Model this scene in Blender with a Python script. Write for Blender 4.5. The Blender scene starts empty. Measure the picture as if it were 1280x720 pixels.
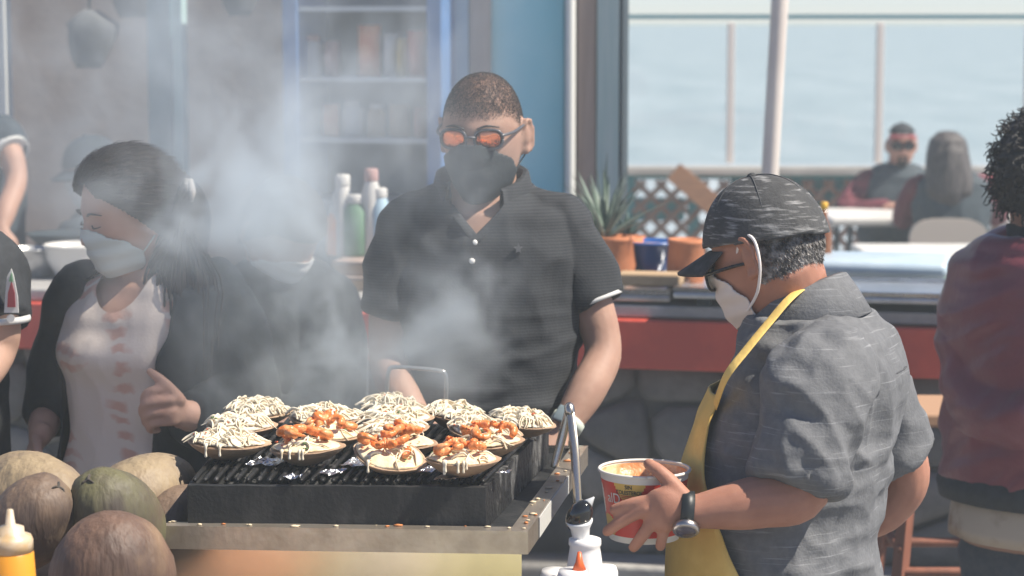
import bpy, bmesh, math, random
import numpy as np
from mathutils import Vector, Matrix, noise as mnoise

random.seed(7); rng = np.random.default_rng(7)
scn = bpy.context.scene
col = scn.collection
R = math.radians

# ------------------------------------------------------------------ camera
FPX = 2800.0                      # focal length in pixels of a 1280 wide frame
PITCH = math.atan((360 - 30) / FPX)
EYE = 1.80
cam_d = bpy.data.cameras.new('camera'); cam = bpy.data.objects.new('camera', cam_d)
col.objects.link(cam); scn.camera = cam
cam.location = (0, 0, EYE); cam.rotation_euler = (math.pi / 2 - PITCH, 0, 0)
cam_d.sensor_width = 36; cam_d.lens = 36 * FPX / 1280
cam_d.clip_start = 0.05; cam_d.clip_end = 60000
cam_d.dof.use_dof = True; cam_d.dof.focus_distance = 3.75; cam_d.dof.aperture_fstop = 5.4

# ------------------------------------------------------------------ sky and sun
SUN = Vector((0.84, -0.20, 1.12)).normalized()
w = bpy.data.worlds.new('World'); scn.world = w; w.use_nodes = True
nt = w.node_tree; nt.nodes.clear()
sky = nt.nodes.new('ShaderNodeTexSky'); sky.sky_type = 'NISHITA'; sky.sun_disc = False
sky.sun_elevation = math.asin(SUN.z); sky.sun_rotation = math.atan2(SUN.x, SUN.y)
sky.air_density = 0.65; sky.dust_density = 0.1; sky.ozone_density = 2.0; sky.altitude = 10
bg = nt.nodes.new('ShaderNodeBackground'); bg.inputs['Strength'].default_value = 0.08
wo = nt.nodes.new('ShaderNodeOutputWorld')
tint = nt.nodes.new('ShaderNodeMix'); tint.data_type = 'RGBA'; tint.blend_type = 'MULTIPLY'; tint.inputs['Factor'].default_value = 1; tint.inputs[7].default_value = (.98, .935, 1.0, 1)
nt.links.new(sky.outputs[0], tint.inputs[6]); nt.links.new(tint.outputs[2], bg.inputs[0]); nt.links.new(bg.outputs[0], wo.inputs[0])
sl = bpy.data.lights.new('sun', 'SUN'); sl.energy = 5.0; sl.angle = R(0.55); sl.color = (1, 0.92, 0.80)
so = bpy.data.objects.new('sun', sl); col.objects.link(so)
so.rotation_euler = (-SUN).to_track_quat('-Z', 'Y').to_euler(); so.location = (6, 2, 9)

scn.view_settings.view_transform = 'Standard'; scn.view_settings.look = 'None'
scn.view_settings.exposure = 0.68; scn.view_settings.gamma = 1.0
scn.render.engine = 'CYCLES'
cy = scn.cycles
cy.use_denoising = True; cy.use_adaptive_sampling = True; cy.adaptive_threshold = 0.02
try: cy.denoiser = 'OPENIMAGEDENOISE'
except Exception: pass
cy.max_bounces = 7; cy.diffuse_bounces = 3; cy.glossy_bounces = 3; cy.transmission_bounces = 5
cy.volume_bounces = 3; cy.transparent_max_bounces = 12
cy.caustics_reflective = False; cy.caustics_refractive = False
cy.sample_clamp_indirect = 6
cy.volume_step_rate = 1.0; cy.volume_max_steps = 256

# ------------------------------------------------------------------ helpers
CF = np.array([0, math.cos(PITCH), -math.sin(PITCH)]); CU = np.array([0, math.sin(PITCH), math.cos(PITCH)])
DY = 0.0     # how far the present group of things stands back from its drawing distance
def P(px, py, Y):
    """world point seen at a photo pixel, at ground distance Y from the photographer"""
    Y = Y + DY
    d = CF + np.array([1., 0, 0]) * (px - 640) / FPX + CU * (360 - py) / FPX
    return np.array([0, 0, EYE]) + d * (Y / d[1])
def PZ(px, py, z):
    d = CF + np.array([1., 0, 0]) * (px - 640) / FPX + CU * (360 - py) / FPX
    return np.array([0, 0, EYE]) + d * ((z - EYE) / d[2])
def V(*a): return np.array(a, float)
def nrm(a): a = np.asarray(a, float); return a / (np.linalg.norm(a) + 1e-12)
def sstep(a, b, x):
    t = np.clip((x - a) / (b - a), 0, 1); return t * t * (3 - 2 * t)

MATS = {}
def mat(name, base, rough=0.6, metal=0.0, c2=None, scale=8.0, mix=(0.4, 0.6), detail=4, stretch=(1, 1, 1), bump=0.0, bscale=60.0,
        bstretch=(1, 1, 1), spec=0.5, emit=None, trans=0.0, coat=0.0, sss=0.0, rvar=0.0, sheen=0.0):
    if name in MATS: return MATS[name]
    m = bpy.data.materials.new(name); m.use_nodes = True; n = m.node_tree.nodes; l = m.node_tree.links
    b = n['Principled BSDF']
    b.inputs['Base Color'].default_value = (*base, 1); b.inputs['Roughness'].default_value = rough
    b.inputs['Metallic'].default_value = metal; b.inputs['Specular IOR Level'].default_value = spec
    b.inputs['Transmission Weight'].default_value = trans; b.inputs['Coat Weight'].default_value = coat
    b.inputs['Sheen Weight'].default_value = sheen
    if sss: b.inputs['Subsurface Weight'].default_value = sss; b.inputs['Subsurface Radius'].default_value = (0.02, 0.008, 0.004); b.inputs['Subsurface Scale'].default_value = 0.5
    if emit: b.inputs['Emission Color'].default_value = (*emit[0], 1); b.inputs['Emission Strength'].default_value = emit[1]
    tc = n.new('ShaderNodeTexCoord')
    if c2 is not None:
        mp = n.new('ShaderNodeMapping'); mp.inputs['Scale'].default_value = stretch
        l.new(tc.outputs['Object'], mp.inputs[0])
        tx = n.new('ShaderNodeTexNoise'); tx.inputs['Scale'].default_value = scale; tx.inputs['Detail'].default_value = detail
        tx.inputs['Roughness'].default_value = 0.62
        l.new(mp.outputs[0], tx.inputs['Vector'])
        cr = n.new('ShaderNodeValToRGB'); cr.color_ramp.elements[0].position = mix[0]; cr.color_ramp.elements[1].position = mix[1]
        cr.color_ramp.elements[0].color = (*base, 1); cr.color_ramp.elements[1].color = (*c2, 1)
        l.new(tx.outputs['Fac'], cr.inputs[0]); l.new(cr.outputs[0], b.inputs['Base Color'])
        if rvar:
            mr = n.new('ShaderNodeMapRange'); mr.inputs['To Min'].default_value = rough - rvar; mr.inputs['To Max'].default_value = rough + rvar
            l.new(tx.outputs['Fac'], mr.inputs['Value']); l.new(mr.outputs[0], b.inputs['Roughness'])
    if bump:
        mp2 = n.new('ShaderNodeMapping'); mp2.inputs['Scale'].default_value = bstretch
        l.new(tc.outputs['Object'], mp2.inputs[0])
        t2 = n.new('ShaderNodeTexNoise'); t2.inputs['Scale'].default_value = bscale; t2.inputs['Detail'].default_value = 3
        l.new(mp2.outputs[0], t2.inputs['Vector'])
        bp = n.new('ShaderNodeBump'); bp.inputs['Strength'].default_value = bump; bp.inputs['Distance'].default_value = 0.01
        l.new(t2.outputs['Fac'], bp.inputs['Height']); l.new(bp.outputs[0], b.inputs['Normal'])
    MATS[name] = m
    return m

class G:
    """collects vertices and faces of ONE mesh"""
    def __init__(s): s.v = []; s.f = []; s.m = []; s.n = 0
    def add(s, v, f, m=0):
        v = np.asarray(v, float).reshape(-1, 3); s.v.append(v)
        for q in f: s.f.append([i + s.n for i in q]); s.m.append(m)
        s.n += len(v); return s
    def verts(s): return np.concatenate(s.v) if s.v else np.zeros((0, 3))
    def box(s, c, size, rot=None, m=0, bev=0.0):
        c = np.asarray(c, float); h = np.asarray(size, float) / 2
        if bev <= 0:
            v = np.array([[x, y, z] for z in (-1, 1) for y in (-1, 1) for x in (-1, 1)]) * h
            f = [[0, 2, 3, 1], [4, 5, 7, 6], [0, 1, 5, 4], [2, 6, 7, 3], [0, 4, 6, 2], [1, 3, 7, 5]]
        else:
            bm = bmesh.new(); bmesh.ops.create_cube(bm, size=1)
            for q in bm.verts: q.co = Vector(np.array(q.co) * 2 * h)
            bmesh.ops.bevel(bm, geom=bm.edges[:], offset=bev, segments=2, affect='EDGES', profile=0.5)
            bm.verts.ensure_lookup_table(); v = np.array([list(q.co) for q in bm.verts]); f = [[q.index for q in fa.verts] for fa in bm.faces]; bm.free()
        if rot is not None: v = v @ np.asarray(rot).T
        return s.add(v + c, f, m)
    def loft(s, rings, m=0, cap=True, closed=True):
        n = len(rings[0]); v = np.concatenate(rings); f = []
        for i in range(len(rings) - 1):
            for j in range(n if closed else n - 1):
                k = (j + 1) % n; f.append([i * n + j, i * n + k, (i + 1) * n + k, (i + 1) * n + j])
        if cap and closed:
            f.append(list(range(n))[::-1]); f.append([(len(rings) - 1) * n + j for j in range(n)])
        return s.add(v, f, m)
    def tube(s, pts, rad, n=12, sub=5, rnd=True, m=0, hint=None, smooth=True):
        pts = [np.asarray(p, float) for p in pts]; rad = [r if isinstance(r, (tuple, list)) else (r, r) for r in (rad if isinstance(rad, (list, tuple)) else [rad] * len(pts))]
        if smooth and len(pts) > 2: C, RR = catmull(pts, rad, sub)
        else: C, RR = np.array(pts), np.array(rad)
        T = np.gradient(C, axis=0); T /= np.linalg.norm(T, axis=1)[:, None] + 1e-12
        u = hint if hint is not None else (V(0, 0, 1) if abs(T[0][2]) < .9 else V(1, 0, 0))
        rings = []
        def ring(c, t, rx, ry):
            nonlocal u
            u = nrm(u - t * np.dot(u, t)); w_ = np.cross(t, u)
            a = np.linspace(0, 2 * np.pi, n, endpoint=False)
            return c + np.outer(np.cos(a) * rx, u) + np.outer(np.sin(a) * ry, w_)
        if rnd:
            for k in (0.12, 0.5, 0.85): a = math.acos(k); rings.append(ring(C[0] - T[0] * min(RR[0]) * math.sin(a), T[0], RR[0][0] * k, RR[0][1] * k))
        for i in range(len(C)): rings.append(ring(C[i], T[i], *RR[i]))
        if rnd:
            for k in (0.85, 0.5, 0.12): a = math.acos(k); rings.append(ring(C[-1] + T[-1] * min(RR[-1]) * math.sin(a), T[-1], RR[-1][0] * k, RR[-1][1] * k))
        return s.loft(rings, m)
    def lathe(s, prof, c=(0, 0, 0), n=24, axis=None, m=0, sx=1, sy=1):
        a = np.linspace(0, 2 * np.pi, n, endpoint=False); rings = []
        for r, z in prof: rings.append(np.stack([np.cos(a) * r * sx, np.sin(a) * r * sy, np.full(n, z)], 1))
        if axis is not None:
            M = np.array(Vector(axis).to_track_quat('Z', 'Y').to_matrix()); rings = [q @ M.T for q in rings]
        rings = [q + np.asarray(c, float) for q in rings]
        return s.loft(rings, m)
    def ell(s, c, r, M=None, n=16, m=0):
        th = np.linspace(0.06, np.pi - 0.06, n); a = np.linspace(0, 2 * np.pi, n * 2, endpoint=False); rings = []
        for t in th:
            q = np.stack([np.cos(a) * math.sin(t) * r[0], np.sin(a) * math.sin(t) * r[1], np.full(len(a), -math.cos(t) * r[2])], 1)
            if M is not None: q = q @ np.asarray(M).T
            rings.append(q + np.asarray(c))
        return s.loft(rings, m)
    def ico(s, c, r, sub=2, M=None, m=0):
        bm = bmesh.new(); bmesh.ops.create_icosphere(bm, subdivisions=sub, radius=1)
        v = np.array([list(q.co) for q in bm.verts]) * np.asarray(r); f = [[q.index for q in fa.verts] for fa in bm.faces]; bm.free()
        if M is not None: v = v @ np.asarray(M).T
        return s.add(v + np.asarray(c), f, m)
    def mesh(s, name, base=(0, 0, 0)):
        me = bpy.data.meshes.new(name); v = s.verts() - np.asarray(base, float)
        me.from_pydata(v.tolist(), [], s.f); me.update(); return me

def catmull(pts, rad, sub):
    p = np.array(pts); r = np.array(rad, float); n = len(p); C = []; RR = []
    for i in range(n - 1):
        p0, p1, p2, p3 = p[max(i - 1, 0)], p[i], p[i + 1], p[min(i + 2, n - 1)]
        for k in range(sub):
            t = k / sub; C.append(0.5 * (2 * p1 + (p2 - p0) * t + (2 * p0 - 5 * p1 + 4 * p2 - p3) * t * t + (3 * p1 - p0 - 3 * p2 + p3) * t ** 3))
            tt = t * t * (3 - 2 * t); RR.append(r[i] * (1 - tt) + r[i + 1] * tt)
    C.append(p[-1]); RR.append(r[-1]); return np.array(C), np.array(RR)

def link(name, me, mats, parent=None, smooth=True, loc=None):
    o = bpy.data.objects.new(name, me); col.objects.link(o)
    for m in (mats if isinstance(mats, (list, tuple)) else [mats]): me.materials.append(m)
    if smooth: me.polygons.foreach_set('use_smooth', [True] * len(me.polygons))
    if parent is not None: o.parent = parent
    if loc is not None: o.location = loc
    return o
def tag(o, label=None, cat=None, group=None, kind=None):
    if label: o['label'] = label
    if cat: o['category'] = cat
    if group: o['group'] = group
    if kind: o['kind'] = kind
    return o

class Thing:
    """an Empty at the thing's base that parents its parts; shapes are given in world space"""
    def __init__(s, name, base, label, cat, group=None):
        s.base = np.asarray(base, float); s.o = bpy.data.objects.new(name, None); col.objects.link(s.o)
        s.o.location = s.base; s.o.empty_display_size = 0.1; tag(s.o, label, cat, group)
    def part(s, name, g, mats, smooth=True, parent=None, label=None, kind=None):
        me = g.mesh(name, s.base) if isinstance(g, G) else g
        if isinstance(g, G) and any(g.m): me.polygons.foreach_set('material_index', g.m)
        o = link(name, me, mats, s.o if parent is None else parent, smooth)
        if label: o['label'] = label
        if kind: o['kind'] = kind
        return o
def single(name, g, mats, label, cat, base=None, group=None, smooth=True, kind=None):
    v = g.verts(); b = base if base is not None else V(*( (v.min(0) + v.max(0)) / 2)[:2], v[:, 2].min())
    me = g.mesh(name, b)
    if any(g.m): me.polygons.foreach_set('material_index', g.m)
    o = link(name, me, mats, None, smooth, b); tag(o, label, cat, group, kind); return o
def structure(name, g, mats, smooth=False, parent=None):
    o = link(name, g.mesh(name), mats, parent, smooth)
    if any(g.m): o.data.polygons.foreach_set('material_index', g.m)
    if parent is None: o['kind'] = 'structure'
    return o
def sharp(o, ang=35):
    o.data.polygons.foreach_set('use_smooth', [True] * len(o.data.polygons))
    try: o.data.set_sharp_from_angle(angle=R(ang))
    except Exception: pass
    return o

def remesh(g, vox=0.006, it=3, disp=None):
    """one continuous skin round all the shapes of g; disp moves its vertices (n,3),(n,3 normals)->(n,3)"""
    me = g.mesh('tmp'); bm = bmesh.new(); bm.from_mesh(me); bmesh.ops.recalc_face_normals(bm, faces=bm.faces[:]); bm.to_mesh(me); bm.free()
    o = bpy.data.objects.new('tmp', me); col.objects.link(o)
    r = o.modifiers.new('r', 'REMESH'); r.mode = 'VOXEL'; r.voxel_size = vox
    if it: sm = o.modifiers.new('s', 'SMOOTH'); sm.factor = 0.5; sm.iterations = it
    dg = bpy.context.evaluated_depsgraph_get(); out = bpy.data.meshes.new_from_object(o.evaluated_get(dg))
    bpy.data.objects.remove(o); bpy.data.meshes.remove(me)
    n = len(out.vertices); v = np.zeros(n * 3, np.float32); out.vertices.foreach_get('co', v); v = v.reshape(-1, 3).astype(float)
    if disp is not None:
        nn = np.zeros(n * 3, np.float32); out.vertices.foreach_get('normal', nn); nn = nn.reshape(-1, 3)
        v = v + disp(v, nn)
    h = G(); h.v = [v]; h.n = n
    h.f = [list(p.vertices) for p in out.polygons]; h.m = [0] * len(h.f)
    bpy.data.meshes.remove(out); return h

def nz(v, s=(1, 1, 1), off=0.0):
    q = v * np.asarray(s) + off
    return np.array([mnoise.noise(Vector(p)) for p in q])
def folds(amp, s, ridge=True, off=0.0, M=None):
    """cloth folds: ridged noise stretched along the direction in which s is small"""
    def fn(v, nn):
        q = v if M is None else v @ np.asarray(M)
        a = nz(q, s, off)
        d = (1 - np.abs(a) * 2.2) if ridge else a
        return nn * (d * amp)[:, None]
    return fn
def addf(*fs):
    return lambda v, nn: sum(f(v, nn) for f in fs)
def masked(f, wfun):
    return lambda v, nn: f(v, nn) * wfun(v)[:, None]
def frame(f, roll=0.0):
    f = nrm(f); r = nrm(np.cross(f, V(0, 0, 1))); u = np.cross(r, f)
    if roll: r, u = r * math.cos(roll) + u * math.sin(roll), u * math.cos(roll) - r * math.sin(roll)
    return np.stack([r, f, u], 1)
# ------------------------------------------------------------------ ground, sea
m_ground = mat('ground_concrete', (0.20, 0.195, 0.19), 0.9, c2=(0.30, 0.29, 0.28), scale=3, mix=(.35, .65), detail=8, bump=.25, bscale=40)
g = G(); xs = np.linspace(-9, 9, 25); ys = np.linspace(-6, 15.2, 22); v = []; f = []
for y in ys:
    for x in xs: v.append((x, y, 0.006 * mnoise.noise(Vector((x * 1.3, y * 1.3, 0)))))
for i in range(len(ys) - 1):
    for j in range(len(xs) - 1): a = i * 25 + j; f.append([a, a + 1, a + 26, a + 25])
g.add(v, f); structure('ground', g, m_ground, True)
m_sea = bpy.data.materials.new('sea_water'); m_sea.use_nodes = True
n = m_sea.node_tree.nodes; l = m_sea.node_tree.links; b = n['Principled BSDF']
b.inputs['Base Color'].default_value = (.24, .30, .335, 1); b.inputs['Roughness'].default_value = .45; b.inputs['IOR'].default_value = 1.33
tc = n.new('ShaderNodeTexCoord'); mp = n.new('ShaderNodeMapping'); mp.inputs['Scale'].default_value = (.35, 1, 1)
t1 = n.new('ShaderNodeTexNoise'); t1.inputs['Scale'].default_value = .12; t1.inputs['Detail'].default_value = 6
bp = n.new('ShaderNodeBump'); bp.inputs['Strength'].default_value = .9; bp.inputs['Distance'].default_value = 2.0
l.new(tc.outputs['Object'], mp.inputs[0]); l.new(mp.outputs[0], t1.inputs['Vector']); l.new(t1.outputs['Fac'], bp.inputs['Height']); l.new(bp.outputs[0], b.inputs['Normal'])
t3 = n.new('ShaderNodeTexNoise'); t3.inputs['Scale'].default_value = .045; t3.inputs['Detail'].default_value = 8; t3.inputs['Roughness'].default_value = .7; mp3 = n.new('ShaderNodeMapping'); mp3.inputs['Scale'].default_value = (1, .22, 1); l.new(tc.outputs['Object'], mp3.inputs[0]); l.new(mp3.outputs[0], t3.inputs['Vector'])
cr = n.new('ShaderNodeValToRGB'); cr.color_ramp.elements[0].position = .35; cr.color_ramp.elements[0].color = (.30, .36, .385, 1); cr.color_ramp.elements[1].position = .66; cr.color_ramp.elements[1].color = (.42, .47, .49, 1); l.new(t3.outputs['Fac'], cr.inputs[0]); l.new(cr.outputs[0], b.inputs['Base Color'])
e3 = cr.color_ramp.elements.new(.73); e3.color = (.43, .475, .495, 1); e4 = cr.color_ramp.elements.new(.77); e4.color = (.7, .72, .73, 1)
g = G(); g.add([(-25000, 15.5, -20), (25000, 15.5, -20), (25000, 40000, -20), (-25000, 40000, -20)], [[0, 1, 2, 3]])
structure('sea', g, m_sea)

# ------------------------------------------------------------------ bar counter (turned a little from the camera)
KO = V(0, 6.60, 0); E1 = nrm(V(1, -.22, 0)); E2 = V(.22, 1, 0) / math.hypot(1, .22); KR = np.stack([E1, E2, V(0, 0, 1)], 1)
def K(u, v_, z): return KO + E1 * u + E2 * v_ + V(0, 0, z)
def KU(px, v_):
    k = (px - 640) / FPX * .995
    return (k * (KO[1] + E2[1] * v_) - E2[0] * v_) / (E1[0] - k * E1[1])
def kbox(g, u0, u1, v0, v1, z0, z1, m=0, bev=0): return g.box(K((u0 + u1) / 2, (v0 + v1) / 2, (z0 + z1) / 2), (u1 - u0, v1 - v0, z1 - z0), KR, m, bev)

m_red = mat('red_paint', (.60, .085, .055), .45, c2=(.50, .07, .05), scale=5, bump=.08, bscale=30)
m_stone = mat('field_stone', (.17, .165, .16), .85, c2=(.09, .09, .09), scale=7, mix=(.3, .7), detail=6, bump=.5, bscale=25)
m_stone2 = mat('field_stone_pale', (.23, .22, .21), .85, c2=(.13, .125, .12), scale=9, mix=(.3, .7), detail=6, bump=.5, bscale=22)
m_mortar = mat('mortar', (.10, .10, .098), .95, bump=.5, bscale=60)
m_top = mat('counter_slab', (.42, .41, .39), .5, c2=(.33, .32, .31), scale=10, bump=.1, bscale=50)
m_steel = mat('brushed_steel', (.62, .63, .64), .28, 1.0, c2=(.42, .42, .42), scale=6, stretch=(1, 8, 8), rvar=.1, bump=.05, bscale=90)
m_concrete = mat('footing_concrete', (.36, .35, .33), .9, c2=(.26, .25, .24), scale=6, bump=.3, bscale=40)
bar = Thing('bar_counter', K(0, .3, 0), 'long bar with red painted fascia over a dark field-stone wall', 'counter')
g = G(); kbox(g, -3.6, 2.8, .08, .62, 0, .80); bar.part('wall_core', g, m_mortar, False)
g = G(); kbox(g, -3.6, 2.8, -.06, .70, .80, .945, bev=.006); bar.part('red_fascia', g, m_red, False)
g = G(); kbox(g, -3.62, 2.82, -.03, .72, .949, .985, bev=.006); bar.part('counter_top', g, m_top, False)
g = G(); kbox(g, -3.6, 2.8, -.10, .08, 0, .22, bev=.01); bar.part('footing', g, m_concrete, False)
# field stones: Voronoi cells, each a bulged block
def clip(poly, nx, ny, d):
    out = []
    for i in range(len(poly)):
        a, b_ = poly[i], poly[(i + 1) % len(poly)]; da, db = a[0] * nx + a[1] * ny - d, b_[0] * nx + b_[1] * ny - d
        if da <= 0: out.append(a)
        if da * db < 0: t = da / (da - db); out.append((a[0] + (b_[0] - a[0]) * t, a[1] + (b_[1] - a[1]) * t))
    return out
rs = random.Random(3); seeds = []
for r_ in range(4):
    u = -3.5 + rs.random() * .1
    while u < 2.75: seeds.append((u, .30 + r_ * .145 + rs.uniform(-.05, .05))); u += rs.uniform(.15, .30)
for i, s_ in enumerate(seeds):
    poly = [(max(s_[0] - .4, -3.6), .222), (min(s_[0] + .4, 2.8), .222), (min(s_[0] + .4, 2.8), .798), (max(s_[0] - .4, -3.6), .798)]
    for j, t_ in enumerate(seeds):
        if i == j or abs(t_[0] - s_[0]) > .7: continue
        nx, ny = t_[0] - s_[0], t_[1] - s_[1]; L = math.hypot(nx, ny); nx /= L; ny /= L
        poly = clip(poly, nx, ny, (s_[0] * nx + s_[1] * ny) + L / 2 - .007)
        if len(poly) < 3: break
    if len(poly) < 3: continue
    q = []
    for a in range(len(poly)):   # cut the corners for a rounder outline
        p0, p1 = poly[a], poly[(a + 1) % len(poly)]; q += [(p0[0] * .78 + p1[0] * .22, p0[1] * .78 + p1[1] * .22), (p0[0] * .22 + p1[0] * .78, p0[1] * .22 + p1[1] * .78)]
    cx = sum(a[0] for a in q) / len(q); cz = sum(a[1] for a in q) / len(q); n_ = len(q); pr = rs.uniform(.02, .045)
    g = G(); rings = []
    for k, dv in ((1, .085), (1, .08 - pr * .5), (.86, .08 - pr), (.45, .08 - pr * 1.2)):
        rings.append(np.array([K(cx + (a[0] - cx) * k, dv + rs.uniform(-.003, .003), cz + (a[1] - cz) * k) for a in q]))
    g.loft(rings); bar.part('stone', g, m_stone if rs.random() < .6 else m_stone2)

# ------------------------------------------------------------------ kiosk building behind the bar
m_teal = mat('teal_post_paint', (.10, .22, .27), .6, c2=(.08, .18, .22), scale=4, bump=.1)
m_mint = mat('pale_mint_trim', (.40, .58, .56), .6)
m_blue = mat('blue_frame_paint', (.10, .22, .46), .5, c2=(.08, .19, .40), scale=5)
m_cyan = mat('cyan_wall_paint', (.28, .66, .74), .65, c2=(.32, .69, .76), scale=3, mix=(.3, .7), bump=.12, bscale=30)
m_pale = mat('pale_blue_panel', (.42, .58, .68), .6)
m_brown = mat('weathered_brown_wood', (.42, .32, .27), .8, c2=(.33, .25, .21), scale=3, stretch=(8, 8, .6), bump=.2, bscale=12, bstretch=(6, 6, .5))
m_white = mat('white_pvc', (.72, .72, .68), .45)
m_green = mat('faded_green_wood', (.38, .50, .48), .7, c2=(.46, .55, .53), scale=3, stretch=(8, 8, .5), bump=.15, bscale=14, bstretch=(6, 6, .5))
m_dark = mat('dark_trim', (.035, .05, .06), .6)
m_stucco = mat('grey_brown_stucco', (.60, .49, .41), .9, c2=(.42, .34, .29), scale=2.2, mix=(.3, .7), detail=7, bump=.4, bscale=20)
m_roof = mat('unseen_roof_wood', (.25, .2, .16), .8)
VB = 1.65
bld = Thing('kiosk_building', K(-1.6, VB, 0), 'open fronted kitchen kiosk with blue and teal posts and cyan wall', 'building')
def post(name, p0, p1, m_, dv=0.0, th=.08, z0=0, z1=3.0):
    u0, u1 = KU(p0, VB + dv), KU(p1, VB + dv); g = G(); kbox(g, u0, u1, VB + dv, VB + dv + th, z0, z1, bev=.004); return bld.part(name, g, m_, False)
post('post', 184, 214, m_teal, 0, .1, z1=2.99); post('trim_strip', 215, 228, m_mint, .01, .06, z1=2.99)
post('edge_board', -14, 7, m_white, 0, .06, z1=2.99)
post('wall_panel', 553, 586, m_pale, .03, .05, z1=2.99); post('post', 587, 612, m_brown, .0, .09, z1=2.99)
post('wall', 613, 705, m_cyan, .03, .07, z1=2.99)
post('corner_board', 722, 745, m_brown, -.02, .1, z1=2.99); post('corner_board', 746, 774, m_green, -.03, .1, z1=2.99); post('trim_strip', 774.5, 779, m_dark, -.03, .12, z1=2.99)
g = G(); g.tube([K(KU(713, VB - .03), VB - .03, .0), K(KU(713, VB - .03), VB - .03, 2.95)], .019, 14, smooth=False); bld.part('downpipe', g, m_white)
g = G(); kbox(g, -4.6, KU(768, 3.2), 3.2, 3.28, 0, 2.99); bld.part('back_wall', g, m_stucco, False)
g = G(); kbox(g, -4.68, -4.6, VB, 3.28, 0, 2.99); bld.part('side_wall', g, m_stucco, False)
g = G(); a_, b2 = KU(779, VB + .12), KU(772, 3.2); q0, q1 = K(a_, VB + .12, 0), K(b2, 3.2, 0); th_ = V(-.06, 0, 0); g.add([q0, q1, q1 + th_, q0 + th_] + [p + V(0, 0, 2.99) for p in (q0, q1, q1 + th_, q0 + th_)], [[3, 2, 1, 0], [4, 5, 6, 7], [0, 1, 5, 4], [1, 2, 6, 5], [2, 3, 7, 6], [3, 0, 4, 7]]); bld.part('side_wall', g, m_green, False)
for vv_ in np.arange(VB - .1, 3.4, .42): g = G(); kbox(g, -4.8, KU(776, float(vv_)), float(vv_), float(vv_) + .07, 3.0, 3.1); bld.part('unseen_roof_beam', g, m_roof, False)  # unseen roof, shaped as open beams so daylight reaches the back wall

# glass-fronted cabinet with blue frame
m_glass = bpy.data.materials.new('clear_glass'); m_glass.use_nodes = True
n = m_glass.node_tree.nodes; l = m_glass.node_tree.links; n.remove(n['Principled BSDF'])
tr = n.new('ShaderNodeBsdfTransparent'); tr.inputs[0].default_value = (.93, .965, .97, 1); gl = n.new('ShaderNodeBsdfGlossy'); gl.inputs['Roughness'].default_value = .03
fr = n.new('ShaderNodeFresnel'); fr.inputs[0].default_value = 1.45; mx = n.new('ShaderNodeMixShader')
l.new(fr.outputs[0], mx.inputs[0]); l.new(tr.outputs[0], mx.inputs[1]); l.new(gl.outputs[0], mx.inputs[2]); l.new(mx.outputs[0], n['Material Output'].inputs[0])
m_shelf = mat('pale_shelf', (.55, .58, .58), .5); m_cab = mat('cabinet_back', (.23, .27, .29), .8, c2=(.18, .21, .23), scale=4)
VC = 1.48
cu0, cu1, cu2, cu3 = KU(353, VC), KU(372, VC), KU(533, VC), KU(552, VC)
cab = Thing('display_cabinet', K((cu0 + cu3) / 2, VC + .2, 0), 'tall blue framed display cabinet with pale shelves', 'cabinet')
for a, b_ in ((cu0, cu1), (cu2, cu3)): g = G(); kbox(g, a, b_, VC, VC + .42, 0, 2.4, bev=.005); cab.part('frame_post', g, m_blue, False)
g = G(); kbox(g, cu1, cu2, VC + .38, VC + .41, .05, 2.4); cab.part('back_panel', g, m_cab, False)
g = G(); kbox(g, cu1, cu2, VC + .001, VC + .41, 2.33, 2.4); cab.part('top_rail', g, m_blue, False)
g = G(); kbox(g, cu1, cu2, VC + .001, VC + .40, .0, .5); cab.part('base_panel', g, m_blue, False)
SHZ = (P(450, 250, 8.3)[2], P(450, 172, 8.3)[2], P(450, 96, 8.3)[2], P(450, 8, 8.3)[2])
for z in SHZ: g = G(); kbox(g, cu1, cu2, VC + .02, VC + .375, z - .018, z); cab.part('shelf', g, m_shelf, False)

# packets and jars on the cabinet shelves
m_or = mat('orange_wrapper', (.75, .20, .06), .45, c2=(.8, .32, .12), scale=20); m_rd = mat('red_wrapper', (.62, .12, .07), .45)
m_ye = mat('yellow_wrapper', (.60, .40, .08), .45); m_wh = mat('white_wrapper', (.62, .60, .56), .5); m_pk = mat('dusty_pink_tin', (.45, .25, .22), .5)
m_tan = mat('tan_card', (.42, .30, .19), .8); m_gn = mat('green_label', (.14, .27, .16), .5)
def bag(px, z, h, wpx, m_, label, dv=.14, grp=None):
    u = KU(px, VC + dv); wd = wpx / 340.; g = G(); rings = []
    for t in np.linspace(0, 1, 7):
        dd = .006 + .05 * math.sin(math.pi * min(max(t, .03), .97)) ** .6; a = np.linspace(0, 2 * np.pi, 14, endpoint=False)
        rings.append(np.array([K(u + math.cos(k) * wd / 2 * (1 - .06 * math.sin(t * 3.1)), VC + dv + math.sin(k) * dd, z + t * h) for k in a]))
    g.loft(rings); return single('snack_bag', g, m_, label, 'bag', group=grp)
bag(462, SHZ[2], .19, 30, m_or, 'large orange snack bag standing on the upper cabinet shelf', .15)
bag(489, SHZ[2], .16, 18, m_wh, 'slim white packet between orange and yellow bags on cabinet shelf', .13)
bag(503, SHZ[2], .14, 13, m_ye, 'small yellow packet on the upper cabinet shelf', .12)
bag(521, SHZ[2], .17, 24, m_rd, 'red snack bag at the end of the upper cabinet shelf', .15)
bag(415, SHZ[2], .13, 20, m_pk, 'dusty pink packet lying low on the upper cabinet shelf', .15)
bag(498, SHZ[1], .12, 26, m_tan, 'tan paper packet on the middle cabinet shelf', .15)
bag(525, SHZ[1], .11, 16, m_pk, 'small pink packet on the middle cabinet shelf', .15)
bag(413, SHZ[1], .12, 22, m_or, 'crumpled orange packet on the middle cabinet shelf', .15)
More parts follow.
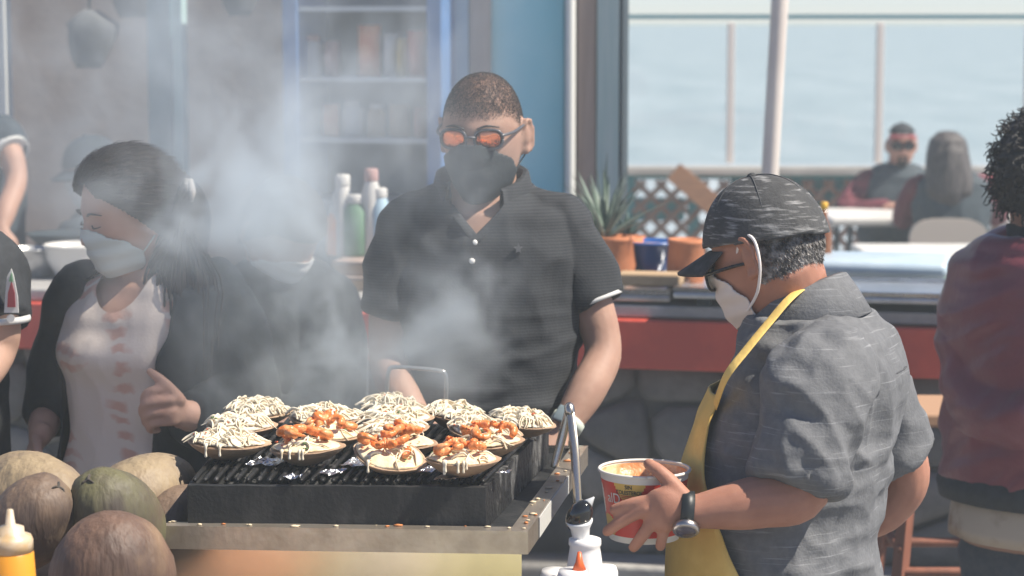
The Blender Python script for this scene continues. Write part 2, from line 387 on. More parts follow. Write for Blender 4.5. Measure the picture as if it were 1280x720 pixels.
def jar(px, z, h, rad, m_, ml, label, dv, name='jar', cat='jar'):
    u = KU(px, dv); t = Thing(name, K(u, dv, z), label, cat)
    g = G(); g.lathe([(rad * .9, 0), (rad, .01), (rad, h * .74), (rad * .72, h * .84), (rad * .66, h * .88)], K(u, dv, z), 16); t.part('jar_body', g, m_)
    g = G(); g.lathe([(rad * .72, h * .87), (rad * .74, h * .88), (rad * .74, h), (rad * .6, h + .004)], K(u, dv, z), 16); t.part('lid', g, ml); return t
jar(389, SHZ[2], .15, .045, m_wh, m_pk, 'round jar with pink lid on the upper cabinet shelf', VC + .15)
jar(440, SHZ[1], .13, .04, m_wh, m_wh, 'white jar on the middle cabinet shelf', VC + .15)
jar(470, SHZ[1], .12, .035, m_tan, m_wh, 'tan jar with white lid on the middle cabinet shelf', VC + .15)
# the sales clutter on the bar below the cabinet
CT = .985
for px, h, rad, m_, ml, lab in ((427, .25, .032, m_wh, m_wh, 'tall white bottle on the bar below the cabinet'), (444, .19, .045, m_gn, m_wh, 'squat jar with green label on the bar below the cabinet'),
        (463, .27, .03, m_wh, m_pk, 'tall white bottle with pink cap on the bar'), (418, .15, .03, m_or, m_wh, 'small orange jar on the bar below the cabinet'), (474, .21, .03, m_pale, m_wh, 'pale blue bottle on the bar below the cabinet')):
    jar(px, CT + .092, h, rad, m_, ml, lab, .30, 'condiment_bottle', 'bottle')
for px0, px1, v0, v1, z0, z1, lab in ((412, 482, .12, .45, CT + .002, CT + .045, 'lower flat wooden box stacked on the bar'), (414, 478, .14, .44, CT + .047, CT + .09, 'upper flat wooden box stacked on the bar under the bottles')):
    u0, u1 = KU(px0, v0), KU(px1, v0); t = Thing('wooden_box', K((u0 + u1) / 2, (v0 + v1) / 2, z0), lab, 'box')
    g = G(); kbox(g, u0, u1, v0, v1, z0, z1 - .010, bev=.003); t.part('box_body', g, m_tan, False)
    g = G(); kbox(g, u0 - .005, u1 + .005, v0 - .005, v1 + .005, z1 - .009, z1, bev=.003); t.part('lid', g, m_brown, False)

# kitchen things hanging behind the bar, at the left
m_cloth_d = mat('dark_hanging_cloth', (.15, .16, .17), .9, bump=.2)
def hang(px, py0, py1, wd, label, Y=9.3):
    a = P(px, py0, Y); b_ = P(px, py1, Y); g = G(); rings = []
    for t in np.linspace(0, 1, 9):
        k = np.linspace(0, 2 * np.pi, 18, endpoint=False); ww = wd * (.25 + .75 * sstep(0, .25, t)) * (1 - .55 * t * t)
        rings.append(a + (b_ - a) * t + np.stack([np.cos(k) * ww * (1 + .18 * np.sin(3 * k + t * 4)), np.sin(k) * ww * .35, 0 * k], 1))
    g.loft(rings); tt = Thing('hanging_apron', b_, label, 'apron'); tt.part('cloth', g, m_cloth_d)
    g = G(); g.tube([a, a + V(0, 0, 2.998 - a[2])], .006, 6, smooth=False); tt.part('cord', g, m_dark)
hang(112, 12, 85, .11, 'dark cloth apron hanging on a cord over the kitchen'); hang(168, -60, 22, .12, 'dark folded apron hanging next to the teal post'); hang(300, -60, 20, .10, 'dark hanging apron between teal post and blue cabinet')

m_pot = mat('dull_aluminium', (.55, .55, .54), .38, .8, c2=(.4, .4, .4), scale=12); m_enamel = mat('white_enamel', (.72, .70, .66), .35)
def pot(px, rad, h, m_, label, dv=.3, name='cooking_pot', cat='pot', handles=True, flare=1.0):
    u = KU(px, dv); c = K(u, dv, CT + .001); t = Thing(name, c, label, cat); g = G()
    g.lathe([(rad * .80 / flare, 0), (rad * .9 / flare, .006), (rad * .97, h * .6), (rad, h), (rad * 1.05, h + .003), (rad * 1.05, h + .008), (rad * .97, h + .004), (rad * .9, h * .5), (rad * .3, h * .25)], c, 28); t.part('bowl', g, m_)
    if handles:
        for s_ in (-1, 1):
            g = G(); q = c + E1 * s_ * rad + V(0, 0, h * .8); g.tube([q + E2 * .03, q + E1 * s_ * .03 + E2 * .02, q + E1 * s_ * .03 - E2 * .02, q - E2 * .03], .006, 8); t.part('handle', g, m_)
pot(34, .085, .085, m_pot, 'dull aluminium pot on the bar behind the workers'); pot(92, .105, .10, m_enamel, 'white mixing bowl on the bar next to the aluminium pot', name='mixing_bowl', cat='bowl', handles=False, flare=1.3)
u = KU(8, .1); t = Thing('frying_pan', K(u, .45, CT), 'frying pan with yellow handle behind the aluminium pot', 'pan')
g = G(); g.lathe([(.09, 0), (.12, .03), (.125, .034), (.115, .032), (.085, .006)], K(u, .5, CT + .09), 24); t.part('pan_bowl', g, m_dark)
g = G(); g.tube([K(u + .1, .48, CT + .125), K(u + .2, .42, CT + .15), K(u + .26, .38, CT + .155)], [.008, .012, .013], 8); t.part('handle', g, m_ye)
g = G(); g.lathe([(.08, 0), (.085, .09)], K(u, .5, CT), 16); t.part('burner', g, m_dark)

# ------------------------------------------------------------------ things on the right part of the bar
def tray(u0, u1, v0, v1, z0, z1, label, m_, feet=True):
    t = Thing('steel_griddle_tray', K((u0 + u1) / 2, (v0 + v1) / 2, CT), label, 'tray')
    g = G(); kbox(g, u0, u1, v0, v1, z0, z1, bev=.006); t.part('plate', g, m_, False)
    g = G()
    for a in ((u0, u0 + .02, v0 + .02, v1 - .02), (u1 - .02, u1, v0 + .02, v1 - .02), (u0, u1, v0, v0 + .02), (u0, u1, v1 - .02, v1)): kbox(g, *a, z1 + .0005, z1 + .014)
    t.part('rim', g, m_steel, False)
    if feet:
        for a in (u0 + .06, u1 - .09):
            for b_ in (v0 + .07, v1 - .08): g = G(); kbox(g, a, a + .04, b_, b_ + .04, CT, z0); t.part('foot', g, m_dark, False)
m_glare = mat('scoured_griddle', (.62, .66, .70), .33, .75, c2=(.45, .49, .52), scale=7, rvar=.08)
m_lid = mat('pale_blue_enamel', (.52, .62, .70), .35, c2=(.44, .55, .63), scale=5)
tray(KU(845, -.05), KU(1215, -.05), -.07, .34, CT + .028, CT + .046, 'wide scoured steel tray on the bar behind the man in the cap', m_glare)
tray(KU(762, 0), KU(842, 0), -.03, .30, CT + .01, CT + .03, 'small grey steel tray under the wooden plank on the bar', m_pot)
t = Thing('cooler_lid', K(KU(1110, .5), .5, CT), 'thick pale blue cooler lid lying behind the wide steel tray', 'lid')
g = G(); kbox(g, KU(1010, .5), KU(1192, .5), .38, .70, CT + .051, CT + .10, bev=.02); t.part('panel', g, m_lid)
g = G(); kbox(g, KU(1014, .5), KU(1188, .5), .40, .68, CT, CT + .05); t.part('seal', g, m_gn, False)
g = G(); kbox(g, KU(772, .02), KU(852, .02), .03, .12, CT + .048, CT + .085, bev=.006); single('wooden_plank', g, mat('bare_plank', (.50, .36, .22), .75, c2=(.42, .29, .17), scale=4, stretch=(1, 12, 12)), 'short bare wooden plank lying on the small grey tray', 'plank', smooth=False)

m_terra = mat('terracotta', (.56, .21, .095), .8, c2=(.46, .17, .08), scale=9, mix=(.35, .65), bump=.15, bscale=50)
m_rim_t = mat('scuffed_terracotta', (.54, .34, .17), .8, c2=(.5, .2, .1), scale=14)
m_bluepot = mat('cobalt_glaze', (.015, .09, .34), .3, coat=.3); m_soil = mat('pale_soil', (.48, .30, .20), .95, bump=.8, bscale=80)
def tpot(px, dv, h, r0, r1, r2, label, z=CT, name='terracotta_pot', m_=None, soil=True):
    u = KU(px, dv); c = K(u, dv, z); t = Thing(name, c, label, 'pot'); g = G()
    g.lathe([(r0 * .95, 0), (r0, .006), (r1, h * .5), (r2, h * .9), (r2 * 1.06, h * .92), (r2 * 1.06, h), (r2 * .93, h), (r2 * .9, h * .85), (r1 * .5, h * .8)], c, 28); t.part('pot_wall', g, m_ or m_terra)
    if soil: g = G(); g.lathe([(r2 * .9, h * .86), (r2 * .6, h * .9), (.005, h * .93)], c, 20); t.part('soil', g, m_soil)
    return t, c
_, ca = tpot(769, .25, .175, .050, .068, .058, 'terracotta pot holding the grey green agave')
tpot(860, .20, .175, .048, .059, .053, 'barrel shaped terracotta pot beside the blue bowl')
_, cb = tpot(815, .33, .105, .042, .072, .084, 'cobalt blue glazed bowl between two terracotta pots', z=CT + .05, name='glazed_bowl', m_=m_bluepot)
g = G(); kbox(g, KU(792, .33), KU(834, .33), .24, .42, CT, CT + .05); single('maroon_stand', g, mat('maroon_wood', (.16, .03, .04), .6), 'dark maroon wooden block under the blue bowl', 'stand', smooth=False)
m_agave = mat('grey_green_agave', (.16, .22, .18), .55, c2=(.26, .31, .26), scale=9); m_succ = mat('dark_succulent', (.07, .13, .12), .5, c2=(.12, .19, .16), scale=10)
def agave(c, nl, L, wd, m_, label, seed, up=.6):
    r_ = random.Random(seed); t = Thing('agave_plant', c, label, 'plant')
    for i in range(nl):
        az = i * 2.4 + r_.uniform(-.3, .3); el = up + .9 * (i / nl) + r_.uniform(-.15, .15); d = V(math.cos(az) * math.cos(el), math.sin(az) * math.cos(el), math.sin(el)); LL = L * r_.uniform(.75, 1.1)
        side = nrm(np.cross(d, V(0, 0, 1))); nn = np.cross(side, d); g = G(); rings = []
        for t_ in np.linspace(0, 1, 7):
            p = c + d * LL * t_ - V(0, 0, 1) * LL * .22 * t_ * t_ * math.cos(el); ww = wd * (1 - t_ ** 1.7) * (.7 + .5 * t_) + .0006
            rings.append(np.array([p - side * ww + nn * ww * .45, p - nn * .004 * (1 - t_), p + side * ww + nn * ww * .45, p + nn * .003 * (1 - t_)]))
        g.loft(rings); t.part('leaf', g, m_)
agave(ca + V(-.03, .02, .16), 42, .25, .0095, m_agave, 'spiky grey green agave growing behind the polo shirt sleeve', 5)
agave(cb + V(-.065, .10, .10), 22, .10, .008, m_succ, 'small dark spiky succulent behind the blue bowl', 8)
g = G(); g.lathe([(.045, 0), (.055, .16), (.05, .16), (.045, .14)], cb + V(-.065, .10, -.05), 18); single('terracotta_pot', g, m_terra, 'small terracotta pot hidden behind the blue bowl', 'pot')

# ------------------------------------------------------------------ umbrella pole
g = G(); t = Thing('umbrella_pole', P(945, 520, 7.75) * V(1, 1, 0), 'thick white umbrella pole leaning behind the man in the cap', 'pole')
a, b_ = P(961.5, 232, 7.75), P(976, -20, 7.75); d = (b_ - a) / (b_[2] - a[2]); foot = a - d * (a[2] - .06)
m_pole = mat('chalky_white_paint', (.72, .65, .59), .5, c2=(.64, .57, .52), scale=5)
g.tube([foot, foot + d * .9], .034, 20, smooth=False); t.part('lower_tube', g, m_pole)
g = G(); g.tube([foot + d * .85, foot + d * 2.7], .030, 20, smooth=False); t.part('upper_tube', g, m_pole)
g = G(); g.lathe([(.22, 0), (.22, .04), (.06, .06), (.05, .12)], foot * V(1, 1, 0), 24); t.part('base', g, m_dark)

# ------------------------------------------------------------------ sea-view windscreen with lattice below
YR = 14.4
m_rail = mat('teal_rail', (.06, .22, .28), .5); m_beige = mat('beige_post', (.80, .72, .66), .6); m_ledge = mat('weathered_ledge', (.52, .49, .44), .7, c2=(.42, .39, .35), scale=6)
m_tealp = mat('teal_panel', (.05, .24, .26), .6, c2=(.06, .27, .28), scale=4); m_latt = mat('brown_lattice', (.28, .16, .11), .75); m_brace = mat('orange_wood', (.42, .20, .09), .7, c2=(.33, .15, .07), scale=4, stretch=(3, 3, 12))
def X(px, Y=YR): return P(px, 215, Y)[0]
wsn = Thing('windscreen', V(X(1030), YR, 0), 'glass windscreen with beige posts and teal top rail facing the sea', 'windscreen')
xr0, xr1 = X(782), X(782) + 6.2
zt, zl = P(640, 21, YR)[2], P(640, 213, YR)[2]
g = G(); g.box(((xr0 + xr1) / 2, YR, zt), (xr1 - xr0, .04, .028)); wsn.part('top_rail', g, m_rail, False)
g = G(); g.box(((xr0 + xr1) / 2, YR - .02, zl), (xr1 - xr0, .14, .05), bev=.006); wsn.part('ledge', g, m_ledge, False)
pxs = [727 + 185 * i for i in range(8)]
for i, px in enumerate(pxs):
    x = X(px)
    if x > xr0 and x < xr1: g = G(); g.box((x, YR, (zt + zl) / 2 + .005), (.045, .05, zt - zl - .085), bev=.004); wsn.part('post', g, m_beige, False)
    if i < len(pxs) - 1 and X(pxs[i + 1]) < xr1:
        a = max(x + .024, xr0); b_ = X(pxs[i + 1]) - .024
        g = G(); g.box(((a + b_) / 2, YR, (zt + zl) / 2 + .005), (b_ - a, .008, zt - zl - .088)); wsn.part('pane', g, m_glass, False)
# knee wall: frame, teal boards, lattice slats
lat = Thing('lattice_fence', V(X(1000), YR + .03, 0), 'brown lattice fence with teal boards under the windscreen', 'fence')
zk = zl - .028
for x in (xr0 + .03, X(868), X(1100), X(1330), X(1560)): g = G(); g.box((x, YR + .05, zk / 2), (.07, .06, zk), bev=.004); lat.part('post', g, m_tealp, False)
g = G(); g.box(((xr0 + X(868)) / 2, YR + .05, P(800, 262, YR)[2]), (X(868) - xr0 - .12, .03, .15)); lat.part('teal_board', g, m_tealp, False)
g = G(); g.box(((xr0 + xr1) / 2, YR + .05, zk - .016), (xr1 - xr0, .035, .03)); lat.part('top_board', g, m_tealp, False)
g = G(); g.box(((X(905) + X(1098)) / 2 + .1, YR + .09, zk - .17), (X(1098) - X(905) + .1, .02, .27)); lat.part('teal_board', g, m_tealp, False, label='teal backing board behind the lattice')
def slat(a, b_, y): 
    d = b_ - a; L = np.linalg.norm(d); g = G(); ang = math.atan2(d[2], d[0]); M = np.array(Matrix.Rotation(-ang, 3, 'Y')); g.box((a + b_) / 2 + V(0, y, 0), (L, .012, .036), M); lat.part('slat', g, m_latt, False)
for s_, yy in ((1, .015), (-1, .028)):
    c = -1.2
    while c < 4.6:
        x0 = xr0 + .05 + c
        # clipped to the strip 0.06 < z < zk - 0.04, 45 degree slats
        za, zb = .06, zk - .04; xa, xb = (x0, x0 + (zb - za)) if s_ > 0 else (x0 + (zb - za), x0)
        lo, hi = xr0 + .05, xr0 + 4.4; pts = []
        p0, p1 = V(xa, YR, za), V(xb, YR, zb)
        def cl(p, q, lim, side):
            if (p[0] - lim) * side >= 0: return p
            if (q[0] - lim) * side <= 0: return None
            t_ = (lim - p[0]) / (q[0] - p[0]); return p + (q - p) * t_
        a = cl(p0, p1, lo, 1); b_ = cl(p1, p0, lo, 1)
        if a is not None and b_ is not None and np.linalg.norm(a - b_) > .08: slat(a, b_, yy)
        c += .135
g = G(); a, b_ = P(842, 214, 14.2), P(905, 268, 14.2); d = b_ - a; ang = math.atan2(d[2], d[0]); a2 = a + d * 2.6; a2 = a + d * ((.03 - a[2]) / d[2]) if d[2] < 0 else a2
g.box((a + a2) / 2, (np.linalg.norm(a2 - a), .06, .13), np.array(Matrix.Rotation(-ang, 3, 'Y')), bev=.004); single('diagonal_brace', g, m_brace, 'thick orange brown timber brace leaning diagonally against the lattice', 'timber', smooth=False)

# ------------------------------------------------------------------ terrace furniture
m_tabw = mat('white_plastic_top', (.74, .72, .68), .45, c2=(.66, .64, .6), scale=5); m_legd = mat('dark_leg_metal', (.06, .08, .09), .45, .5)
def table(x0, x1, y0, y1, label, zt_=.75):
    t = Thing('folding_table', V((x0 + x1) / 2, (y0 + y1) / 2, 0), label, 'table')
    g = G(); g.box(((x0 + x1) / 2, (y0 + y1) / 2, zt_ - .022), (x1 - x0, y1 - y0, .044), bev=.012); t.part('table_top', g, m_tabw, False)
    for x in (x0 + .12, x1 - .12):
        for y in (y0 + .1, y1 - .1): g = G(); g.tube([V(x, y, 0), V(x, y, zt_ - .045)], .016, 10, smooth=False); t.part('leg', g, m_legd)
        g = G(); g.tube([V(x, y0 + .1, .25), V(x, y1 - .1, .25)], .012, 8, smooth=False); t.part('stretcher', g, m_legd)
    return t
table(P(1037, 272, 12.2)[0], P(1037, 272, 12.2)[0] + 1.25, 12.15, 12.85, 'white folding table where the man in the baseball cap sits')
table(P(1090, 322, 10.1)[0], P(1090, 322, 10.1)[0] + 1.2, 10.07, 10.75, 'white folding table standing behind the folding chair')
m_chair = mat('beige_chair_plastic', (.50, .43, .37), .5); 
def chair(x, y, label):
    t = Thing('folding_chair', V(x, y, 0), label, 'chair'); g = G(); rings = []
    for yy in (-.014, .014):
        k = np.linspace(0, np.pi, 15); rim = np.array([[x + .2 * math.copysign(abs(math.cos(a)) ** .6, math.cos(a)), y - .19 + yy, .70 + .115 * abs(math.sin(a)) ** .75] for a in k]); low = np.array([[x + s_ * .19, y - .19 + yy, .62] for s_ in (-1, 1)])
        rings.append(np.concatenate([rim, low]))
    g.loft(rings); t.part('backrest', g, m_chair, False)
    g = G(); g.box((x, y + .02, .44), (.40, .40, .03), bev=.012); t.part('seat', g, m_chair, False)
    for s_ in (-1, 1):
        g = G(); g.tube([V(x + s_ * .19, y - .19, .68), V(x + s_ * .20, y - .1, .42), V(x + s_ * .2, y + .22, 0.012)], .011, 8); t.part('leg', g, m_legd)
        g = G(); g.tube([V(x + s_ * .18, y + .15, .42), V(x + s_ * .18, y - .25, .012)], .011, 8, smooth=False); t.part('leg', g, m_legd)
chair(P(1180, 290, 11.5)[0], 11.57, 'beige folding chair under the woman in the dark top')
chair(P(1127, 290, 13.2)[0], 13.25, 'beige folding chair under the man in the baseball cap')
# bottles on the far table
m_amber = mat('amber_bottle', (.20, .07, .02), .2, coat=.5); m_yel = mat('yellow_cap', (.75, .42, .03), .4); m_clear = mat('cloudy_plastic', (.5, .56, .54), .25)
def bottle(c, h, r_, m_, mc, label, name='sauce_bottle'):
    t = Thing(name, c, label, 'bottle'); g = G(); g.lathe([(r_ * .92, 0), (r_, .006), (r_, h * .6), (r_ * .42, h * .8), (r_ * .38, h * .92)], c, 16); t.part('bottle_body', g, m_)
    g = G(); g.lathe([(r_ * .46, h * .915), (r_ * .46, h * .99), (r_ * .3, h)], c, 14); t.part('cap', g, mc)
bottle(V(P(1240, 250, 12.4)[0], 12.4, .751), .22, .032, m_clear, m_red, 'cloudy bottle with red cap on the far table')
bottle(V(P(1254, 250, 12.5)[0], 12.5, .751), .20, .036, m_dark, m_dark, 'dark bottle on the far table by the woman')
c = K(KU(1031, .55), .62, CT); bottle(c, .26, .026, m_amber, m_yel, 'amber sauce bottle with yellow cap behind the neck of the man in the cap')

# ------------------------------------------------------------------ wooden bar stool
m_stool = mat('worn_stool_wood', (.27, .10, .06), .65, c2=(.20, .075, .045), scale=5, stretch=(5, 5, 1)); m_stool_top = mat('pale_stool_seat', (.42, .25, .15), .7)
sx, sy = P(1186, 515, 5.6)[0] + .04, 5.72; zs = P(1175, 515, 5.6)[2]
st = Thing('bar_stool', V(sx, sy, 0), 'tall reddish wooden bar stool against the stone bar', 'stool')
g = G(); g.box((sx, sy, zs - .018), (.30, .30, .036), bev=.008); st.part('seat', g, m_stool_top, False)
for a in (-1, 1):
    for b_ in (-1, 1):
        g = G(); p0, p1 = V(sx + a * .20, sy + b_ * .20, 0), V(sx + a * .13, sy + b_ * .13, zs - .04); g.tube([p0, p1], [.023, .021], 4, smooth=False, rnd=False); st.part('leg', g, m_stool, False)
    for z in (.22, .42): 
        k = .20 - .07 * z / zs
        g = G(); g.tube([V(sx - k, sy + a * k, z), V(sx + k, sy + a * k, z)], .013, 6, smooth=False); st.part('rung', g, m_stool)
        g = G(); g.tube([V(sx + a * k, sy - k, z + .06), V(sx + a * k, sy + k, z + .06)], .013, 6, smooth=False); st.part('rung', g, m_stool)
# ------------------------------------------------------------------ grill cart
m_cart = mat('stained_steel', (.68, .66, .62), .20, 1.0, c2=(.40, .38, .35), scale=7, stretch=(1, 6, 6), rvar=.09, bump=.04, bscale=70)
m_front = mat('brushed_front_steel', (.78, .76, .72), .20, 1.0, c2=(.70, .67, .62), scale=5, rvar=.03, bump=.02, bscale=14)
m_mirror = mat('polished_steel_side', (.62, .62, .62), .09, 1.0, c2=(.52, .50, .48), scale=5, rvar=.04)
m_rim = mat('greasy_steel_rim', (.68, .61, .52), .36, .85, c2=(.46, .38, .29), scale=14, mix=(.4, .75), rvar=.12, bump=.08, bscale=60)
m_iron = mat('sooty_cast_iron', (.016, .017, .018), .6, .2, c2=(.075, .073, .07), scale=11, mix=(.50, .82), detail=9, stretch=(1.6, 1.6, .55), bump=.12, bscale=150)
m_iron_side = mat('greasy_sheen_iron', (.02, .02, .021), .5, .3, c2=(.42, .42, .41), scale=22, mix=(.52, .80), detail=8, stretch=(1, 1.0, .45), bump=.5, bscale=90)  # pale patches: ash and grease, with this side's bright sheen painted in
Zr = .994
T4 = [PZ(188, 657, Zr), PZ(660, 664, Zr), PZ(735, 557, Zr), PZ(300, 552, Zr)]
def inset(q, d):
    c = sum(q) / 4; out = []
    for i in range(4):
        e1 = nrm(q[(i + 1) % 4] - q[i]); e0 = nrm(q[i] - q[i - 1]); n1 = V(-e1[1], e1[0], 0); n0 = V(-e0[1], e0[0], 0)
        bis = nrm(n1 + n0); out.append(q[i] + bis * d / max(.3, np.dot(bis, n1)))
    return out
cart = Thing('grill_cart', V(-.2, 3.95, 0), 'stainless steel grill cart with raised tray rim under the smoking grill', 'cart')
Ti = inset(T4, .030); dz = V(0, 0, 1)
for i in range(4):
    a, b_, c, d = T4[i], T4[(i + 1) % 4], Ti[(i + 1) % 4], Ti[i]; g = G(); h = .038
    v = [a, b_, c, d, a - dz * h, b_ - dz * h, c - dz * .01, d - dz * .01]
    g.add(v, [[0, 1, 2, 3], [0, 4, 5, 1], [3, 2, 6, 7], [4, 7, 6, 5], [0, 3, 7, 4], [1, 5, 6, 2]])
    cart.part('tray_rim', g, m_rim if i in (0, 1) else m_cart, False)
g = G(); q = [p - dz * .0095 for p in Ti]; g.add(q + [p - dz * .01 for p in q], [[0, 1, 2, 3], [7, 6, 5, 4], [0, 4, 5, 1], [1, 5, 6, 2], [2, 6, 7, 3], [3, 7, 4, 0]]); cart.part('tray_floor', g, m_iron, False)
Tp = inset(T4, .012)
for i, nm in enumerate(('front_panel', 'side_panel', 'back_panel', 'side_panel')):
    a, b_ = Tp[i] - dz * .030, Tp[(i + 1) % 4] - dz * .030; nn = nrm(np.cross(b_ - a, dz)) * -.006; z0 = .35; g = G()
    lo = lambda p: V(p[0], p[1], z0)
    g.add([a, b_, b_ + nn, a + nn, lo(a), lo(b_), lo(b_ + nn), lo(a + nn)], [[0, 3, 2, 1], [4, 5, 6, 7], [0, 1, 5, 4], [3, 7, 6, 2], [0, 4, 7, 3], [1, 2, 6, 5]])
    cart.part(nm, g, m_front if i == 0 else (m_mirror if i == 1 else m_cart), False)
for i in range(4): p = inset(T4, .05)[i]; g = G(); g.box((p[0], p[1], .48), (.035, .035, .96)); cart.part('leg', g, m_cart, False)
for k in (.06, .30):   # side shelf on brackets
    pass
g = G(); g.box((.245, 3.72, .745), (.28, .72, .016), bev=.003); cart.part('side_shelf', g, m_cart, False)
g = G(); a, b_ = T4[1] + (T4[2] - T4[1]) * .15, T4[1] + (T4[2] - T4[1]) * .62; o_ = V(.0022, -.0006, 0)
g.add([a + o_ - dz * .002, b_ + o_ - dz * .002, b_ + o_ - dz * .034, a + o_ - dz * .036, a + o_ * .2 - dz * .002, b_ + o_ * .2 - dz * .002, b_ + o_ * .2 - dz * .034, a + o_ * .2 - dz * .036], [[0, 3, 2, 1], [4, 5, 6, 7], [0, 1, 5, 4], [1, 2, 6, 5], [2, 3, 7, 6], [3, 0, 4, 7]]); cart.part('tape_strip', g, mat('pale_tape', (.62, .62, .6), .4), False)
g = G()    # crumbs and drips left on the rim
for i in range(46):
    e = rng.integers(0, 2); t_ = rng.random(); p = (T4[e] * (1 - t_) + T4[e + 1] * t_) * .5 + (Ti[e] * (1 - t_) + Ti[e + 1] * t_) * .5 + V(rng.normal(0, .006), rng.normal(0, .006), .0015)
    s_ = rng.uniform(.0012, .0042); g.ico(p, (s_ * rng.uniform(1, 2.4), s_, s_ * .6), 1, m=int(rng.integers(0, 2)))
cart.part('crumbs', g, [mat('cheese_crumb', (.75, .62, .42), .6), mat('orange_crumb', (.6, .22, .07), .6)], kind='stuff')

# ------------------------------------------------------------------ charcoal grill box
grill = Thing('charcoal_grill', V(-.23, 3.9, .985), 'black charcoal grill box loaded with filled clams', 'grill')
zb, zt_ = .986, 1.056
B4 = [q * V(1, 1, 0) + V(0, 0, zb) for q in (PZ(234, 607, zt_), PZ(607, 609, zt_), PZ(686, 531, zt_), PZ(300, 527, zt_))]; Bi = inset(B4, .014)
for i, nm in enumerate(('front_wall', 'side_wall', 'back_wall', 'side_wall')):
    a, b_, c, d = B4[i], B4[(i + 1) % 4], Bi[(i + 1) % 4], Bi[i]; up = V(0, 0, zt_ - zb); g = G()
    NX = 24; v = []; f = []
    for t_ in np.linspace(0, 1, NX + 1):
        for (p, q) in ((a, b_), (c, d)):
            s_ = p + (q - p) * t_ if p is a else d + (c - d) * t_
            for k in (0, 1): v.append(s_ + up * k + V(0, 0, (0.0016 * mnoise.noise(Vector(s_ * 30)) if k else 0)))
    for j in range(NX):
        A = j * 4; Bq = A + 4
        f += [[A, Bq, Bq + 1, A + 1], [A + 2, A + 3, Bq + 3, Bq + 2], [A + 1, Bq + 1, Bq + 3, A + 3], [A, A + 2, Bq + 2, Bq]]
    f += [[0, 1, 3, 2], [NX * 4, NX * 4 + 2, NX * 4 + 3, NX * 4 + 1]]
    g.add(v, f); grill.part(nm, g, m_iron if i != 1 else m_iron_side, False)
g = G(); q = [p + dz * .002 for p in Bi]; g.add(q, [[0, 1, 2, 3]]); grill.part('firebox_floor', g, m_iron, False)
m_coal = mat('charcoal', (.03, .03, .03), .8, c2=(.30, .29, .28), scale=40, mix=(.55, .8), bump=.5, bscale=70)
g = G()
for i in range(170):
    a_, b2 = rng.random(2); p = (Bi[0] * (1 - a_) + Bi[1] * a_) * (1 - b2) + (Bi[3] * (1 - a_) + Bi[2] * a_) * b2
    M = np.array(Matrix.Rotation(rng.uniform(0, 6), 3, 'Z')) @ np.array(Matrix.Rotation(rng.uniform(0, 6), 3, 'X')); g.ico(p + V(0, 0, .012 + rng.uniform(0, .022)), rng.uniform(.009, .022, 3), 1, M)
grill.part('charcoal_bed', g, m_coal, False, kind='stuff')
m_grate = mat('greasy_grate_bar', (.02, .02, .02), .5, .5, c2=(.16, .15, .15), scale=35, mix=(.55, .8))
ga, gb = inset(B4, .004), None
for i in range(28):
    t_ = (i + .5) / 28; a = B4[0] + (B4[1] - B4[0]) * t_; b_ = B4[3] + (B4[2] - B4[3]) * t_; zz = V(0, 0, zt_ - zb + .0055)
    g = G(); g.tube([a + zz + (b_ - a) * .035, b_ + zz + (b_ - a) * .06], .0042, 6, smooth=False); grill.part('grate_bar', g, m_grate)
for t_ in (.3, .75): g = G(); zz = V(0, 0, zt_ - zb - .0015); g.tube([B4[0] + (B4[3] - B4[0]) * t_ + zz, B4[1] + (B4[2] - B4[1]) * t_ + zz], .0035, 6, smooth=False); grill.part('cross_bar', g, m_grate)
# crumpled foil scraps on the grate
m_foil = mat('crumpled_foil', (.72, .72, .73), .25, 1.0, bump=.8, bscale=110)
FOIL = {(335, 577): 'crumpled foil between the strip clam nearest the coconuts and the dripping shrimp clam', (455, 578): 'large crumpled foil left of the strongly tilted shrimp clam', (525, 588): 'crumpled foil between the tilted clam and the clam with white drips',
        (415, 590): 'small foil scrap below the dripping shrimp clam of the second column', (560, 597): 'small foil scrap under the clam with white drips', (630, 590): 'tiny foil scrap at the grill corner beside the side wall', (365, 596): 'tiny foil scrap close to the front wall of the grill'}
for (px, py, sz) in ((335, 577, .055), (455, 578, .06), (525, 588, .05), (415, 590, .035), (560, 597, .035), (630, 590, .02), (365, 596, .025)):
    c = PZ(px, py, zt_ + .0135); N = 9; v = []; f = []
    for i in range(N):
        for j in range(N):
            x, y = (i / (N - 1) - .5) * sz, (j / (N - 1) - .5) * sz * 1.1; k = mnoise.noise(Vector((x * 90 + px, y * 90, 1)))
            v.append(c + V(x + .3 * y + .004 * k, y, .0055 * k + .001))
    for i in range(N - 1):
        for j in range(N - 1): a = i * N + j; f.append([a, a + N, a + N + 1, a + 1])
    g = G(); g.add(v, f); single('foil_scrap', g, m_foil, FOIL[(px, py)], 'foil', group='foil scraps on the grate', smooth=False)
m_wire = mat('bare_wire', (.60, .57, .53), .3, 1.0)
g = G(); Yh = 4.32
g.tube([P(484, 520, Yh), P(484, 480, Yh), P(486, 464, Yh), P(492, 459, Yh), P(520, 460, Yh), P(548, 463, Yh), P(556, 467, Yh), P(558, 480, Yh), P(557, 525, Yh)], .0042, 10, 5)
grill.part('wire_handle', g, m_wire)

